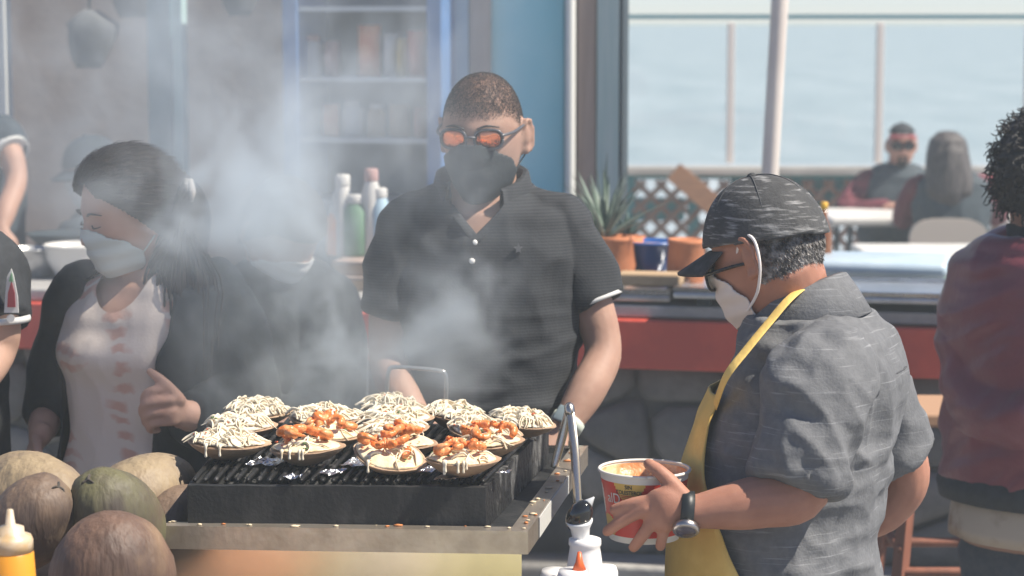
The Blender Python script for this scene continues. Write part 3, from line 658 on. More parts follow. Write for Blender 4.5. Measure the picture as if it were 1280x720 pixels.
# ------------------------------------------------------------------ filled clams on the grate
m_shell = mat('clam_shell', (.50, .34, .22), .5, c2=(.36, .23, .14), scale=16, stretch=(1, 1, 4), mix=(.35, .65), bump=.3, bscale=50, bstretch=(1, 1, 5))
m_shell_in = mat('clam_shell_lip', (.70, .52, .36), .4)
m_strip = mat('onion_and_cheese_strips', (.80, .74, .60), .4, c2=(.72, .60, .42), scale=18, sss=.0)
m_melt = mat('melted_cheese', (.82, .70, .48), .35, c2=(.76, .55, .30), scale=26, mix=(.45, .7), bump=.3, bscale=80)
m_filling = mat('pale_filling', (.76, .69, .55), .5, c2=(.60, .50, .36), scale=38, mix=(.38, .68), bump=.8, bscale=70)
m_shrimp = mat('grilled_shrimp', (.74, .20, .045), .35, c2=(.82, .42, .20), scale=60, mix=(.45, .70), bump=.35, bscale=70)
m_herb = mat('chopped_herb', (.10, .18, .05), .6); m_tom = mat('diced_tomato', (.62, .13, .05), .4)
def shrimp(c, sz, rr):
    M = np.array(Matrix.Rotation(rr.uniform(0, 6.28), 3, 'Z')) @ np.array(Matrix.Rotation(rr.uniform(-.9, .9), 3, 'X')) @ np.array(Matrix.Rotation(rr.uniform(-.5, .5), 3, 'Y'))
    pts = []; rad = []; sweep = rr.uniform(3.2, 4.6)
    for i in range(15):
        t_ = i / 14; a = t_ * sweep; rr_ = sz * (1 - .25 * t_); p = V(math.cos(a) * rr_, math.sin(a) * rr_, sz * .12 * t_)
        pts.append(c + M @ p); rad.append(sz * (.62 - .42 * t_ ** 1.3) * (1 + .09 * math.sin(t_ * 40)) * (.75 + .25 * min(1, t_ * 5)))
    g = G(); g.tube(pts, rad, 9, 2); e = pts[-1]; d = nrm(pts[-1] - pts[-2]); s_ = np.cross(d, M @ V(0, 0, 1))
    for k in (-1, 1):
        q = e + (d + s_ * k * .8) * sz * .42; g.tube([e, (e + q) / 2, q], [(sz * .1, sz * .05), (sz * .18, sz * .05), (sz * .03, sz * .02)], 6, 2)
    return g
def clam(px, py, wpx, kind, label, yaw=0., tilt=(.0, .0), seed=0, drips=0, heap=1.0):
    zc = zt_ + .039; c = PZ(px, py + 1, zc); dep = c[1] * .993 + .7 * .117; L = wpx / FPX * dep / 2 * 1.07; W_ = L * .78; rr = random.Random(seed)
    Mr = np.array(Matrix.Rotation(yaw, 3, 'Z')) @ np.array(Matrix.Rotation(tilt[0], 3, 'X')) @ np.array(Matrix.Rotation(tilt[1], 3, 'Y'))
    t = Thing('stuffed_clam', c - V(0, 0, .029), label, 'clam', None)
    D = .029; nA = 40; a = np.linspace(0, 2 * np.pi, nA, endpoint=False)
    outl = np.stack([np.cos(a) * L * (1 + .10 * np.cos(a) - .02 * np.sin(3 * a + seed)), np.sin(a) * np.abs(np.sin(a)) ** .35 * W_ * (1 + .05 * np.cos(a + seed)), 0 * a], 1)
    rings = []
    for k in (.08, .3, .55, .75, .9, .98): rings.append(outl * k + V(0, 0, 1) * (-D * (1 - k ** 2.2)) + np.stack([0 * a, 0 * a, .0005 * np.sin(k * 60) + 0 * a], 1))
    rings.append(outl * 1.0 + V(0, 0, .001) + np.stack([0 * a, 0 * a, .0012 * np.sin(7 * a + seed)], 1))
    rings.append(outl * .965 + V(0, 0, .0015)); 
    g = G(); g.loft([r_ @ Mr.T + c for r_ in rings]); t.part('shell', g, m_shell)
    g = G(); lr = [outl * k + V(0, 0, 1) * (.0022 - .012 * (1 - k) ** .7) for k in (.985, .93, .8)]; g.loft([r_ @ Mr.T + c for r_ in lr], cap=False); t.part('lip', g, m_shell_in)
    # mound
    H = .012 * heap; g = G(); rings = []
    def top(x, y): 
        k = min(1, math.hypot(x / L, y / W_)); return H * (1 - k ** 3) + .010 * heap * mnoise.noise(Vector((x * 55 + seed * 3, y * 55, seed))) * (1 - k * k)
    for k in np.linspace(.93, .05, 10): rings.append(np.array([(p[0] * k, p[1] * k, top(p[0] * k, p[1] * k)) for p in outl]))
    g.loft([r_ @ Mr.T + c for r_ in rings]); t.part('filling', g, m_melt if kind in 'ms' else m_filling)
    g = G(); ns = {'n': 72, 'm': 46, 's': 16, 'w': 66}[kind]
    for i in range(ns):
        k = math.sqrt(rr.random()) * .80; th = rr.uniform(0, 6.28); x, y = k * L * math.cos(th), k * W_ * math.sin(th)
        ll = rr.uniform(.018, .044); hd = rr.uniform(0, 6.28); cv = rr.uniform(-3.2, 3.2); pts = []; lift = rr.uniform(.0, .008) * heap * (1 - k * .6)
        qx, qy = x - math.cos(hd) * ll / 2, y - math.sin(hd) * ll / 2
        for j in range(6):
            e = math.hypot(qx / L, qy / W_); zz = top(qx, qy) + .0015 + lift * math.sin(j / 5 * 3.14) + (-.012 * max(0, e - 1.0) if e > 1 else 0)
            pts.append(Mr @ V(qx, qy, zz) + c); qx += math.cos(hd) * ll / 5; qy += math.sin(hd) * ll / 5; hd += cv / 5
        w_ = rr.uniform(.0012, .0025); g.tube(pts, [(w_ * .7, w_ * .5), (w_ * 1.25, w_ * .7), (w_ * 1.3, w_ * .7), (w_ * 1.25, w_ * .7), (w_ * 1.1, w_ * .6), (w_ * .5, w_ * .4)], 6, 2, hint=V(0, 0, 1))
    for i in range(drips):
        th = -math.pi / 2 + rr.uniform(-.55, .45); p = V(math.cos(th) * L * .93, math.sin(th) * W_ * .93, .006); q = Mr @ p + c; o_ = V(0, -.006, 0); dl = rr.uniform(.007, .019)
        g.tube([q, q + o_ + V(0, 0, .001), q + o_ * 1.3 - V(0, 0, dl * .5), q + o_ * 1.3 - V(0, 0, dl)], [.0035, .003, .0016, .0024], 8, 3)
    t.part('shredded_topping', g, m_strip, kind='stuff')
    if kind == 's':
        for i in range(6):
            k = .62 * math.sqrt(rr.random()); th = i * 0.9 + rr.uniform(-.3, .3); x, y = k * L * math.cos(th), k * W_ * math.sin(th)
            sz = rr.uniform(.0105, .0150); t.part('shrimp', shrimp(Mr @ V(x, y, top(x, y) + sz * .75 + (i % 3) * .004) + c, sz, rr), m_shrimp)
    g = G()
    for i in range(9 if kind != 'w' else 4):
        k = .8 * math.sqrt(rr.random()); th = rr.uniform(0, 6.28); x, y = k * L * math.cos(th), k * W_ * math.sin(th); s_ = rr.uniform(.0018, .0038)
        g.ico(Mr @ V(x, y, top(x, y) + .0035) + c, (s_, s_ * .8, s_ * .5), 1, m=0 if rr.random() < .55 else 1)
    t.part('garnish', g, [m_herb, m_tom], kind='stuff')
CL = [  # px, py, width, kind, yaw, tilt, drips, heap, label
 (320, 514, 84, 'n', .2, (.1, .0), 0, 1.35, 'tall heap of onion strips in the clam farthest back beside the dark jacket'),
 (404, 521, 94, 'n', -.1, (.08, 0), 0, 1.1, 'clam of pale strips behind the shrimp clams in the second column'),
 (488, 507, 80, 'n', .15, (.1, .05), 0, 1.1, 'clam of pale strips right under the wire handle'),
 (568, 516, 78, 'n', -.25, (.1, .12), 0, 1.0, 'clam with strips and a red tomato piece, right of the wire handle'),
 (650, 525, 80, 'n', -.3, (.1, .12), 0, 1.1, 'clam of limp onion strips at the far corner of the grill by the watch'),
 (492, 521, 88, 'n', .0, (.08, .0), 0, 1.0, 'clam of smoky pale strips just in front of the wire handle one'),
 (299, 531, 84, 'n', .1, (.1, .0), 0, 1.1, 'middle clam of onion strips in the column beside the coconuts'),
 (488, 536, 86, 'w', .1, (.12, -.05), 0, .9, 'clam heaped with bright white cheese in the third column'),
 (602, 537, 92, 'w', -.2, (.12, .1), 0, 1.1, 'clam heaped with long bright white cheese strips next to the grill side'),
 (408, 541, 88, 's', .5, (.1, .1), 0, 1.0, 'rear shrimp clam of the second column, partly covered'),
 (505, 553, 74, 's', -.2, (.1, .0), 0, .9, 'small shrimp clam hidden behind the tilted orange one'),
 (607, 552, 84, 's', .1, (.1, -.05), 0, 1.0, 'clam with curled shrimp behind the dripping one'),
 (281, 552, 98, 'n', .12, (.06, .05), 2, 1.15, 'front clam of white onion strips with green herbs nearest the coconuts'),
 (380, 559, 90, 's', -.05, (.05, -.06), 4, .9, 'front shrimp clam with melted cheese dripping in the second column'),
 (484, 567, 92, 's', -.35, (.30, .22), 1, .9, 'strongly tilted clam full of bright orange shrimp'),
 (575, 573, 90, 's', .05, (.05, 0), 6, .8, 'front clam with shrimp and white cheese drips by the grill corner'),
]
for i, (px, py, w_, k, yaw, tl, dr, hp, lab) in enumerate(CL): clam(px, py, w_, k, lab, yaw, tl, i * 7 + 3, dr, hp)

# ------------------------------------------------------------------ tongs hooked over the tray rim
m_tong = mat('tong_steel', (.62, .56, .48), .27, 1.0)
DY = 1.53
tg = Thing('tongs', P(712, 511, 2.53), 'pair of steel tongs standing over the tray rim', 'tongs')
for ends in ((P(711, 512, 2.535), P(703, 545, 2.53), P(693, 584, 2.52)), (P(713, 512, 2.53), P(718, 560, 2.49), P(723, 640, 2.44))):
    g = G(); g.tube(list(ends), [(.0075, .0022), (.0085, .0022), (.0075, .0022)], 10, 6, hint=V(1, 0, 0)); tg.part('arm', g, m_tong)
g = G(); g.tube([P(711.5, 509, 2.536), P(712.5, 516, 2.531)], .0095, 10, smooth=False); tg.part('hinge', g, m_tong)

# ------------------------------------------------------------------ bottles and tubs on the side shelf
DY = 1.18
m_wplast = mat('white_squeeze_plastic', (.80, .78, .76), .4, sss=.0); m_blk = mat('black_gloss', (.012, .013, .015), .12, coat=.5); m_clr = mat('translucent_white', (.72, .73, .73), .3)
c = V(*P(731, 720, 2.30)[:2], .7535); t = Thing('squeeze_bottle', c, 'white squeeze bottle topped by a paper cup with black cap', 'bottle'); zc0 = P(731, 672, 2.30)[2] - c[2]
g = G(); g.lathe([(.031, 0), (.0335, .01), (.0335, zc0 - .085), (.0305, zc0 - .06), (.0250, zc0 - .022), (.0238, zc0 - .014), (.0260, zc0 - .011), (.0255, zc0 - .002), (.02, zc0)], c, 28); t.part('bottle_body', g, m_wplast)
g = G(); g.lathe([(.013, 0), (.0135, .004), (.0155, .018), (.0205, .028), (.0215, .032)], c + V(-.006, 0, zc0 - .002), 22, axis=(-.10, -.2, 1)); t.part('paper_cup', g, m_clr)
g = G(); g.ell(c + V(-.0095, -.006, zc0 + .036), (.0195, .0195, .029), np.array(Matrix.Rotation(.45, 3, 'Y')) @ np.array(Matrix.Rotation(.3, 3, 'X')), 14); t.part('cap', g, m_blk)
g = G(); g.tube([c + V(.004, .0, zc0 + .054), c + V(.013, .0, zc0 + .064)], [.009, .002], 8, smooth=False); t.part('paper_tip', g, m_clr)
for (px, py, Y, r_, lab, tip) in ((752, 712, 2.33, .026, 'short white tub beside the white squeeze bottle', None), (694, 716, 2.36, .024, 'short white tub close to the polished cart side', None), (716, 716, 2.22, .024, 'white squeeze bottle with orange nozzle tip', 1)):
    p = P(px, py - 4, Y); c = V(p[0], p[1], .7535); h = p[2] - .7535; t = Thing('squeeze_bottle' if tip else 'plastic_tub', c, lab, 'bottle' if tip else 'tub')
    g = G(); g.lathe([(r_ * .9, 0), (r_, .006), (r_, h * .8), (r_ * 1.02, h * .86), (r_ * 1.02, h * .95), (r_ * .9, h)], c, 22); t.part('bottle_body' if tip else 'tub_body', g, m_wplast)
    if tip: g = G(); g.lathe([(.011, 0), (.006, .012), (.003, .028)], c + V(.01, 0, h), 12); t.part('nozzle', g, mat('orange_nozzle', (.75, .13, .03), .4))
# unseen crates, added only to colour the reflections in the steel cart front
def crate(cx, w_, m_, label, cy=1.95, dp=.62, h=.56):
    t = Thing('reflection_crate', V(cx, cy, 0), label, 'crate')
    for (sx_, sy_) in ((0, -1), (0, 1), (-1, 0), (1, 0)):
        for k in range(4):
            g = G(); zz = .02 + (h - .04) * (k + .5) / 4; sz = (w_, .014, h / 4 * .75) if sx_ == 0 else (.014, dp - .03, h / 4 * .75)
            g.box((cx + sx_ * (w_ / 2 - .007), cy + sy_ * (dp / 2 - .007), zz), sz, bev=.003); t.part('side_slat', g, m_, False)
    for sx_ in (-1, 1):
        for sy_ in (-1, 1): g = G(); g.box((cx + sx_ * (w_ / 2 - .025), cy + sy_ * (dp / 2 - .025), h / 2), (.02, .02, h - .03)); t.part('corner_post', g, m_, False)
    g = G(); g.box((cx, cy, h), (w_ - .004, dp, .025), bev=.004); t.part('lid', g, m_, False)
crate(-.86, .44, mat('orange_reflection_plastic', (.80, .33, .11), .5), 'unseen orange crate added to colour the reflection in the cart front')
crate(-.608, .056, mat('green_reflection_plastic', (.34, .55, .18), .5), 'unseen narrow green crate added to colour the reflection in the cart front')
crate(-.485, .18, mat('tan_reflection_plastic', (.8, .64, .48), .5), 'unseen narrow tan crate added to colour the reflection in the cart front')
crate(-.235, .30, mat('olive_reflection_plastic', (.75, .64, .22), .5), 'unseen olive yellow crate added to colour the reflection in the cart front')

# ------------------------------------------------------------------ coconuts and mustard bottle on a side table
DY = 1.20
m_wood = mat('side_table_wood', (.30, .19, .11), .7, c2=(.22, .13, .08), scale=4, stretch=(8, 1, 1), bump=.2, bscale=20)
ZT = .885; tb = Thing('side_table', V(-1.0, 3.4, 0), 'low wooden table carrying the coconuts', 'table')
for i in range(6): g = G(); g.box((-1.35 + i * .136, 3.4, ZT - .015), (.132, 1.2, .03), bev=.003); tb.part('plank', g, m_wood, False)
for x in (-1.36, -.70):
    for y in (2.88, 3.92): g = G(); g.box((x, y, (ZT - .031) / 2), (.05, .05, ZT - .031)); tb.part('leg', g, m_wood, False)
def coco_mat(name, c1, c2, c3, sc):
    m = mat(name, c1, .62, c2=c2, scale=sc, mix=(.44, .58), detail=9, stretch=(1.5, 1.5, .6), bump=.6, bscale=26, bstretch=(2, 2, .4)); n = m.node_tree.nodes; l = m.node_tree.links; b = n['Principled BSDF']
    t2 = n.new('ShaderNodeTexNoise'); t2.inputs['Scale'].default_value = 4.5; t2.inputs['Detail'].default_value = 5; tc = n.new('ShaderNodeTexCoord'); l.new(tc.outputs['Object'], t2.inputs['Vector'])
    cr = n.new('ShaderNodeValToRGB'); cr.color_ramp.elements[0].position = .5; cr.color_ramp.elements[1].position = .62; l.new(t2.outputs['Fac'], cr.inputs[0])
    mx = n.new('ShaderNodeMix'); mx.data_type = 'RGBA'; src = b.inputs['Base Color'].links[0].from_socket; l.new(cr.outputs[0], mx.inputs['Factor']); l.new(src, mx.inputs[6]); mx.inputs[7].default_value = (*c3, 1); l.new(mx.outputs[2], b.inputs['Base Color']); return m
cm = [coco_mat('brown_coconut_husk', (.15, .088, .06), (.08, .047, .034), (.25, .165, .10), 4), coco_mat('tan_coconut_husk', (.33, .25, .15), (.24, .175, .11), (.13, .10, .09), 3.5),
      coco_mat('green_coconut_husk', (.125, .115, .055), (.07, .055, .042), (.11, .075, .055), 4), coco_mat('grey_coconut_husk', (.19, .128, .085), (.085, .058, .045), (.28, .20, .12), 4)]
m_fib = mat('dark_stem_fibre', (.07, .06, .05), .9, bump=.8, bscale=60)
def coconut(px, py, Y, rpx, m_, label, axis=(0, 0, 1), seed=0, fit=True):
    c = P(px, py, Y); dep = (Y + DY) * .993 + .8 * .117; r_ = rpx / FPX * dep; rz = r_ * 1.12
    if fit: rz = min(max(c[2] - ZT, r_ * .85), r_ * 1.45); c = V(c[0], c[1], max(c[2], ZT + rz))
    bm = bmesh.new(); bmesh.ops.create_icosphere(bm, subdivisions=4, radius=1); M = np.array(Vector(axis).to_track_quat('Z', 'Y').to_matrix()); vv = []
    for q in bm.verts:
        p = V(*q.co); a = math.atan2(p[1], p[0]); k = 1 + .035 * math.cos(3 * a + seed) * (1 - p[2] ** 2) + .035 * mnoise.noise(Vector(p * 1.6 + seed * 5)) + .02 * mnoise.noise(Vector(p * 4 + seed)) + .004 * mnoise.noise(Vector((a * 3, p[2] * 1.5, seed))) * (1 - p[2] ** 2) - .10 * max(0, abs(p[2]) - .85)
        vv.append(M @ (p * k * V(r_, r_, rz)) + c)
    g = G(); g.add(vv, [[x.index for x in fa.verts] for fa in bm.faces]); bm.free()
    t = Thing('coconut', V(c[0], c[1], ZT), label, 'coconut'); t.part('husk', g, m_)
    e = c + M @ V(0, 0, rz * .93); d = M @ V(0, 0, 1); g = G(); rr = random.Random(seed)
    for i in range(3):
        a = i * 2.1 + seed; o_ = M @ V(math.cos(a), math.sin(a), 0); g.tube([e, e + o_ * .007 + d * .003, e + o_ * .013 - d * .001], [(.006, .003), (.005, .002), (.002, .001)], 8, 4, hint=d)
    g.lathe([(.008, -.004), (.007, .002), (.003, .004)], e, 14, axis=d); t.part('stem_cap', g, m_fib)
coconut(140, 716, 2.14, 80, cm[0], 'large dark brown coconut in front of the green one', (.55, -.75, -.3), 1)
coconut(42, 632, 2.46, 66, cm[1], 'big tan coconut at the back under the hand in the pocket', (-.8, .6, .1), 2)
coconut(36, 655, 2.27, 52, cm[3], 'streaky grey brown coconut behind the mustard bottle', (.5, -.3, .6), 3)
coconut(146, 648, 2.30, 54, cm[2], 'green and brown coconut with a dark stem on top', (-.35, -.55, .75), 4)
coconut(178, 622, 2.52, 54, cm[1], 'tan coconut behind the green one, next to the jacket', (.6, .7, .2), 5)
coconut(222, 650, 2.47, 42, cm[3], 'small grey coconut wedged against the grill cart', (.2, .9, .2), 6)
DY = 1.06; m_must = mat('mustard_yellow_plastic', (.72, .30, .02), .35, sss=.0); m_cap = mat('cloudy_cap', (.60, .50, .38), .4, c2=(.55, .38, .2), scale=30)
c = V(*P(14, 700, 1.97)[:2], ZT + .001); zc0 = P(14, 688, 1.97)[2] - ZT; t = Thing('mustard_bottle', c, 'yellow squeeze bottle with cloudy cap in front of the coconuts', 'bottle')
g = G(); g.lathe([(.032, 0), (.034, .008), (.034, zc0 * .7), (.031, zc0 - .004), (.027, zc0)], c, 28); t.part('bottle_body', g, m_must)
g = G(); g.lathe([(.0305, zc0 - .002), (.0305, zc0 + .014), (.028, zc0 + .02), (.019, zc0 + .023), (.0185, zc0 + .032), (.007, zc0 + .036), (.0045, zc0 + .056), (.003, zc0 + .057)], c, 28); t.part('cap', g, m_cap)

DY = 1.25
# ------------------------------------------------------------------ the printed tub
m_pap = mat('white_printed_paper', (.74, .71, .64), .45); m_pred = mat('red_print', (.62, .045, .03), .42); m_pyel = mat('yellow_print', (.72, .47, .10), .42); m_pblk = mat('black_print', (.03, .03, .03), .5); m_pbr = mat('noodle_print', (.55, .36, .08), .5)
DY = 1.25; CUPY = 2.37; cb0 = P(805, 671, CUPY); cH = P(805, 586, CUPY)[2] - cb0[2]; rb, rt = .0575, .0735
cup = Thing('printed_tub', cb0, 'round paper tub with red and yellow print held by the man in the cap', 'tub')
def cpt(ph, t_, o=0.0):  # ph 0 faces the camera, t_ 0..1 up
    r_ = rb + (rt - rb) * t_ + o; a = ph; return cb0 + V(math.sin(a) * r_, -math.cos(a) * r_, t_ * cH)
NA, NT = 176, 44; v = []; f = []; mm = []
for j in range(NT + 1):
    for i in range(NA): v.append(cpt(i / NA * 2 * math.pi, j / NT))
def ink(ph, t_):
    ph = (ph + math.pi + .43) % (2 * math.pi) - math.pi     # about the yellow wedge
    ph2 = ph if abs(ph) < 1.5 else ((ph + math.pi) % (2 * math.pi) - math.pi)
    if t_ > .895 or t_ < .09: return 0
    hw = .42 * (t_ - .44) / .45
    if hw > 0 and abs(ph2) < hw: return 2
    if -1.15 < ph2 < -.42 and t_ < .40 and (ph2 + .8) ** 2 / .10 + (t_ - .22) ** 2 / .03 < 1: return 4
    if (ph2 + 1.05) ** 2 / .02 + (t_ - .60) ** 2 / .05 < 1: return 0
    return 1
g = G(); f = []
for j in range(NT):
    for i in range(NA):
        k = (i + 1) % NA; f.append([j * NA + i, j * NA + k, (j + 1) * NA + k, (j + 1) * NA + i]); mm.append(ink((i + .5) / NA * 2 * math.pi, (j + .5) / NT))
g.add(v, f); g.m = mm; cw = cup.part('tub_wall', g, [m_pap, m_pred, m_pyel, m_pblk, m_pbr])
g = G(); rm = [cpt(i / 48 * 2 * math.pi, 1.0, .001) for i in range(49)]; g.tube(rm, .0026, 8, 1, rnd=False); cup.part('rolled_rim', g, m_pap)
g = G(); a = np.linspace(0, 2 * np.pi, 48, endpoint=False); g.add([cpt(k, .97, -.0018) for k in a] + [cpt(k, .78, -.004) for k in a] + [cb0 + V(0, 0, .78 * cH)], [[(i + 1) % 48, i, 48 + i, 48 + (i + 1) % 48] for i in range(48)] + [[48 + (i + 1) % 48, 48 + i, 96] for i in range(48)]); cup.part('orange_sauce', g, mat('orange_sauce', (.62, .25, .09), .4, c2=(.72, .5, .3), scale=40, bump=.4, bscale=60))
g = G(); g.add([cpt(k, 0) + V(0, 0, .001) for k in a], [list(range(48))]); cup.part('tub_bottom', g, m_pap)
def curved_text(body, ph0, t0, height, m_, name, wide=1.0, bold=0.0):
    cu = bpy.data.curves.new('t', 'FONT'); cu.body = body; cu.size = 1; cu.align_x = 'CENTER'; cu.offset = bold; o = bpy.data.objects.new('t', cu); col.objects.link(o)
    dg = bpy.context.evaluated_depsgraph_get(); me = bpy.data.meshes.new_from_object(o.evaluated_get(dg)); bpy.data.objects.remove(o)
    bm = bmesh.new(); bm.from_mesh(me); bmesh.ops.triangulate(bm, faces=bm.faces[:]); vv = [V(*q.co) for q in bm.verts]; ff = [[x.index for x in fa.verts] for fa in bm.faces]; bm.free(); bpy.data.meshes.remove(me)
    g = G(); g.add([cpt(ph0 + p[0] * height * wide / .066, t0 + p[1] * height / cH, .0009) for p in vv], ff); return cup.part(name, g, m_, False, parent=cw)
curved_text('SIN', -.43, .815, .0090, m_pblk, 'lettering', .9, .02); curved_text('COLESTEROL', -.43, .735, .0092, m_pblk, 'lettering', .80, .02)
for (t0, w2) in ((.705, .22), (.68, .19), (.65, .16)):
    g = G(); xs_ = np.linspace(-.43 - w2, -.43 + w2, 13); g.add([cpt(x, t0, .0009) for x in xs_] + [cpt(x, t0 + .011, .0009) for x in xs_], [[i, i + 1, i + 14, i + 13] for i in range(12)]); cup.part('printed_line', g, m_pred, False, parent=cw)
curved_text('aID', -.88, .585, .024, m_pap, 'lettering', .85); curved_text('T', .03, .60, .023, m_pap, 'lettering', .85)

DY = 0.0
# ------------------------------------------------------------------ building people
def smooth_edge(v, F, it=10):
    """evens out the ragged border of an open sheet"""
    e = {}
    for f in F:
        for a, b_ in zip(f, f[1:] + f[:1]): e[(a, b_)] = 1
    nb = {}
    for (a, b_) in e:
        if (b_, a) not in e: nb.setdefault(a, []).append(b_); nb.setdefault(b_, []).append(a)
    v = v.copy(); ids = [i for i in nb if len(nb[i]) == 2]
    if not ids: return v
    n0 = np.array([nb[i][0] for i in ids]); n1 = np.array([nb[i][1] for i in ids]); ids = np.array(ids)
    for _ in range(it): v[ids] = v[ids] * .4 + (v[n0] + v[n1]) * .3
    return v
class Loft:
    """a torso: horizontal-ish elliptical rings; key = (centre, half width, front depth, back depth)"""
    def __init__(s, keys, fwd, up=V(0, 0, 1)):
        f = nrm(fwd); s.lat = nrm(np.cross(f, up)); s.fwd = f
        C, RR = catmull([k[0] for k in keys], [k[1:4] for k in keys], 6); s.C, s.RR = C, RR
    def at(s, t, th, off=0.0):
        x = np.clip(t, 0, 1) * (len(s.C) - 1); i = int(min(x, len(s.C) - 2)); k = x - i
        c = s.C[i] * (1 - k) + s.C[i + 1] * k; a, bf, bb = s.RR[i] * (1 - k) + s.RR[i + 1] * k
        cx, sx = math.cos(th), math.sin(th); e = .86
        return c + s.lat * (a + off) * math.copysign(abs(cx) ** e, cx) + s.fwd * ((bf if sx > 0 else bb) + off) * math.copysign(abs(sx) ** e, sx)
    def rings(s, off=0.0, n=40, t0=0, t1=1, m=30): return [np.array([s.at(t, th, off) for th in np.linspace(0, 2 * np.pi, n, endpoint=False)]) for t in np.linspace(t0, t1, m)]
    def sheet(s, t0, t1, th0, th1, off, thick=.003, n=40, m=40, wob=None):
        """a closed thin cloth panel lying on the torso; th0/th1 may be functions of t"""
        fa = th0 if callable(th0) else (lambda t: th0); fb = th1 if callable(th1) else (lambda t: th1); out = []
        for o in (off, off - thick):
            for t in np.linspace(t0, t1, m):
                for k in np.linspace(0, 1, n):
                    th = fa(t) * (1 - k) + fb(t) * k; out.append(s.at(t, th, o + (wob(t, th) if wob else 0)))
        f = []; N = n * m
        for i in range(m - 1):
            for j in range(n - 1): a = i * n + j; f += [[a, a + 1, a + n + 1, a + n], [N + a, N + a + n, N + a + n + 1, N + a + 1]]
        for i in range(m - 1):
            a, b_ = i * n, i * n + n - 1; f += [[a, a + n, N + a + n, N + a], [b_, N + b_, N + b_ + n, b_ + n]]
        for j in range(n - 1):
            a, b_ = j, (m - 1) * n + j; f += [[a, N + a, N + a + 1, a + 1], [b_, b_ + 1, N + b_ + 1, N + b_]]
        g = G(); g.add(out, f); return g

def head_grid(nu=96, nv=72, nose=1.0, face=1.0):
    th = np.linspace(.03, np.pi - .03, nv); ph = np.linspace(0, 2 * np.pi, nu, endpoint=False); T, Ph = np.meshgrid(th, ph, indexing='ij')
    zc = np.cos(T); z = zc * .12; p = np.where(zc > 0, 2.25, 3.4); r_ = (1 - np.abs(zc) ** p) ** (1 / p); t = np.clip(-z / .12, 0, 1)
    x = np.sin(Ph) * r_ * .078 * (1 - .30 * t ** 1.5); fr = np.cos(Ph)
    y = np.where(fr > 0, fr * r_ * (.094 - .002 * t), fr * r_ * .102 * (1 - .45 * t))
    g_ = lambda a, s: np.exp(-(a / s) ** 2 / 2); w_ = np.clip(fr * 2.2, 0, 1) * face; ax = np.abs(x)
    ramp = np.clip((.026 - z) / .056, 0, 1); nz_ = (.003 + .024 * ramp ** 1.3) * np.where(z < -.030, np.exp(-((z + .030) / .007) ** 2), 1) * np.where(z > .026, np.exp(-((z - .026) / .012) ** 2), 1)
    y = y + w_ * nose * nz_ * g_(x, .0075 + .0065 * ramp)
    y = y + w_ * (-.011 * g_(ax - .031, .015) * g_(z - .010, .011) + .0065 * g_(ax - .031, .010) * g_(z - .009, .0075) + .0045 * g_(ax - .025, .022) * g_(z - .029, .0065))
    y = y + w_ * (.0065 * g_(x, .019) * (g_(z + .057, .0042) + g_(z + .068, .0048)) - .003 * g_(x, .02) * g_(z + .0625, .0016) + .011 * g_(x, .021) * g_(z + .101, .013) - .003 * g_(x, .03) * g_(z + .082, .006))
    y = y + w_ * .004 * g_(ax - .045, .016) * g_(z + .012, .018)
    v = np.stack([x, y, z], -1).reshape(-1, 3); F = []
    for i in range(nv - 1):
        for j in range(nu): k = (j + 1) % nu; F.append([i * nu + j, (i + 1) * nu + j, (i + 1) * nu + k, i * nu + k])
    F.append(list(range(nu))); F.append([(nv - 1) * nu + j for j in range(nu)][::-1])
    return v, F
HV, HF = head_grid(); HS, _ = head_grid(nose=.62, face=.5)
def vnorm(v, F):
    n_ = np.zeros_like(v)
    for f in F:
        if len(f) == 4: nn = np.cross(v[f[2]] - v[f[0]], v[f[3]] - v[f[1]]); 
        else: continue
        for i in f: n_[i] += nn
    return n_ / (np.linalg.norm(n_, axis=1)[:, None] + 1e-9)
HN = vnorm(HS, HF); HN = HN * np.sign(np.sum(HN * HS, 1).mean())
def hshell(keep, off, thick=.002, src=None, smooth=0, wob=None):
    """a thin shell following part of the head (hair, cap, mask), in head space"""
    v = (HS if src is None else src); cen = np.array([v[f].mean(0) for f in HF]); sel = [f for f, c in zip(HF, cen) if len(f) == 4 and keep(c)]
    ids = sorted({i for f in sel for i in f}); mp = {a: b_ for b_, a in enumerate(ids)}; vv = v[ids]; nn = HN[ids]; F = [[mp[i] for i in f] for f in sel]; vv = smooth_edge(vv, F, 8)
    edge = {}
    for f in F:
        for a, b_ in zip(f, f[1:] + f[:1]): edge[(a, b_)] = 1
    bd = [(a, b_) for (a, b_) in edge if (b_, a) not in edge]; o_ = vv + nn * (off(vv)[:, None] if callable(off) else off)
    if smooth:
        nb = [[] for _ in ids]
        for (a, b_) in edge: nb[a].append(b_); nb[b_].append(a)
        for _ in range(smooth): o_ = np.array([o_[i] * .5 + o_[nb[i]].mean(0) * .5 for i in range(len(o_))])
    if wob is not None: o_ = o_ + nn * wob(o_)[:, None]
    N = len(ids); g = G(); g.add(np.concatenate([o_, o_ - nn * thick]), F + [[N + i for i in f][::-1] for f in F] + [[b_, a, N + a, N + b_] for a, b_ in bd]); return g
def place(g, M, c, s=1.0):
    h = G(); h.f = g.f; h.m = g.m; h.n = g.n; h.v = [(g.verts() * s) @ np.asarray(M).T + np.asarray(c)]; return h
def add_g(dst, src): dst.add(src.verts(), src.f, 0); return dst

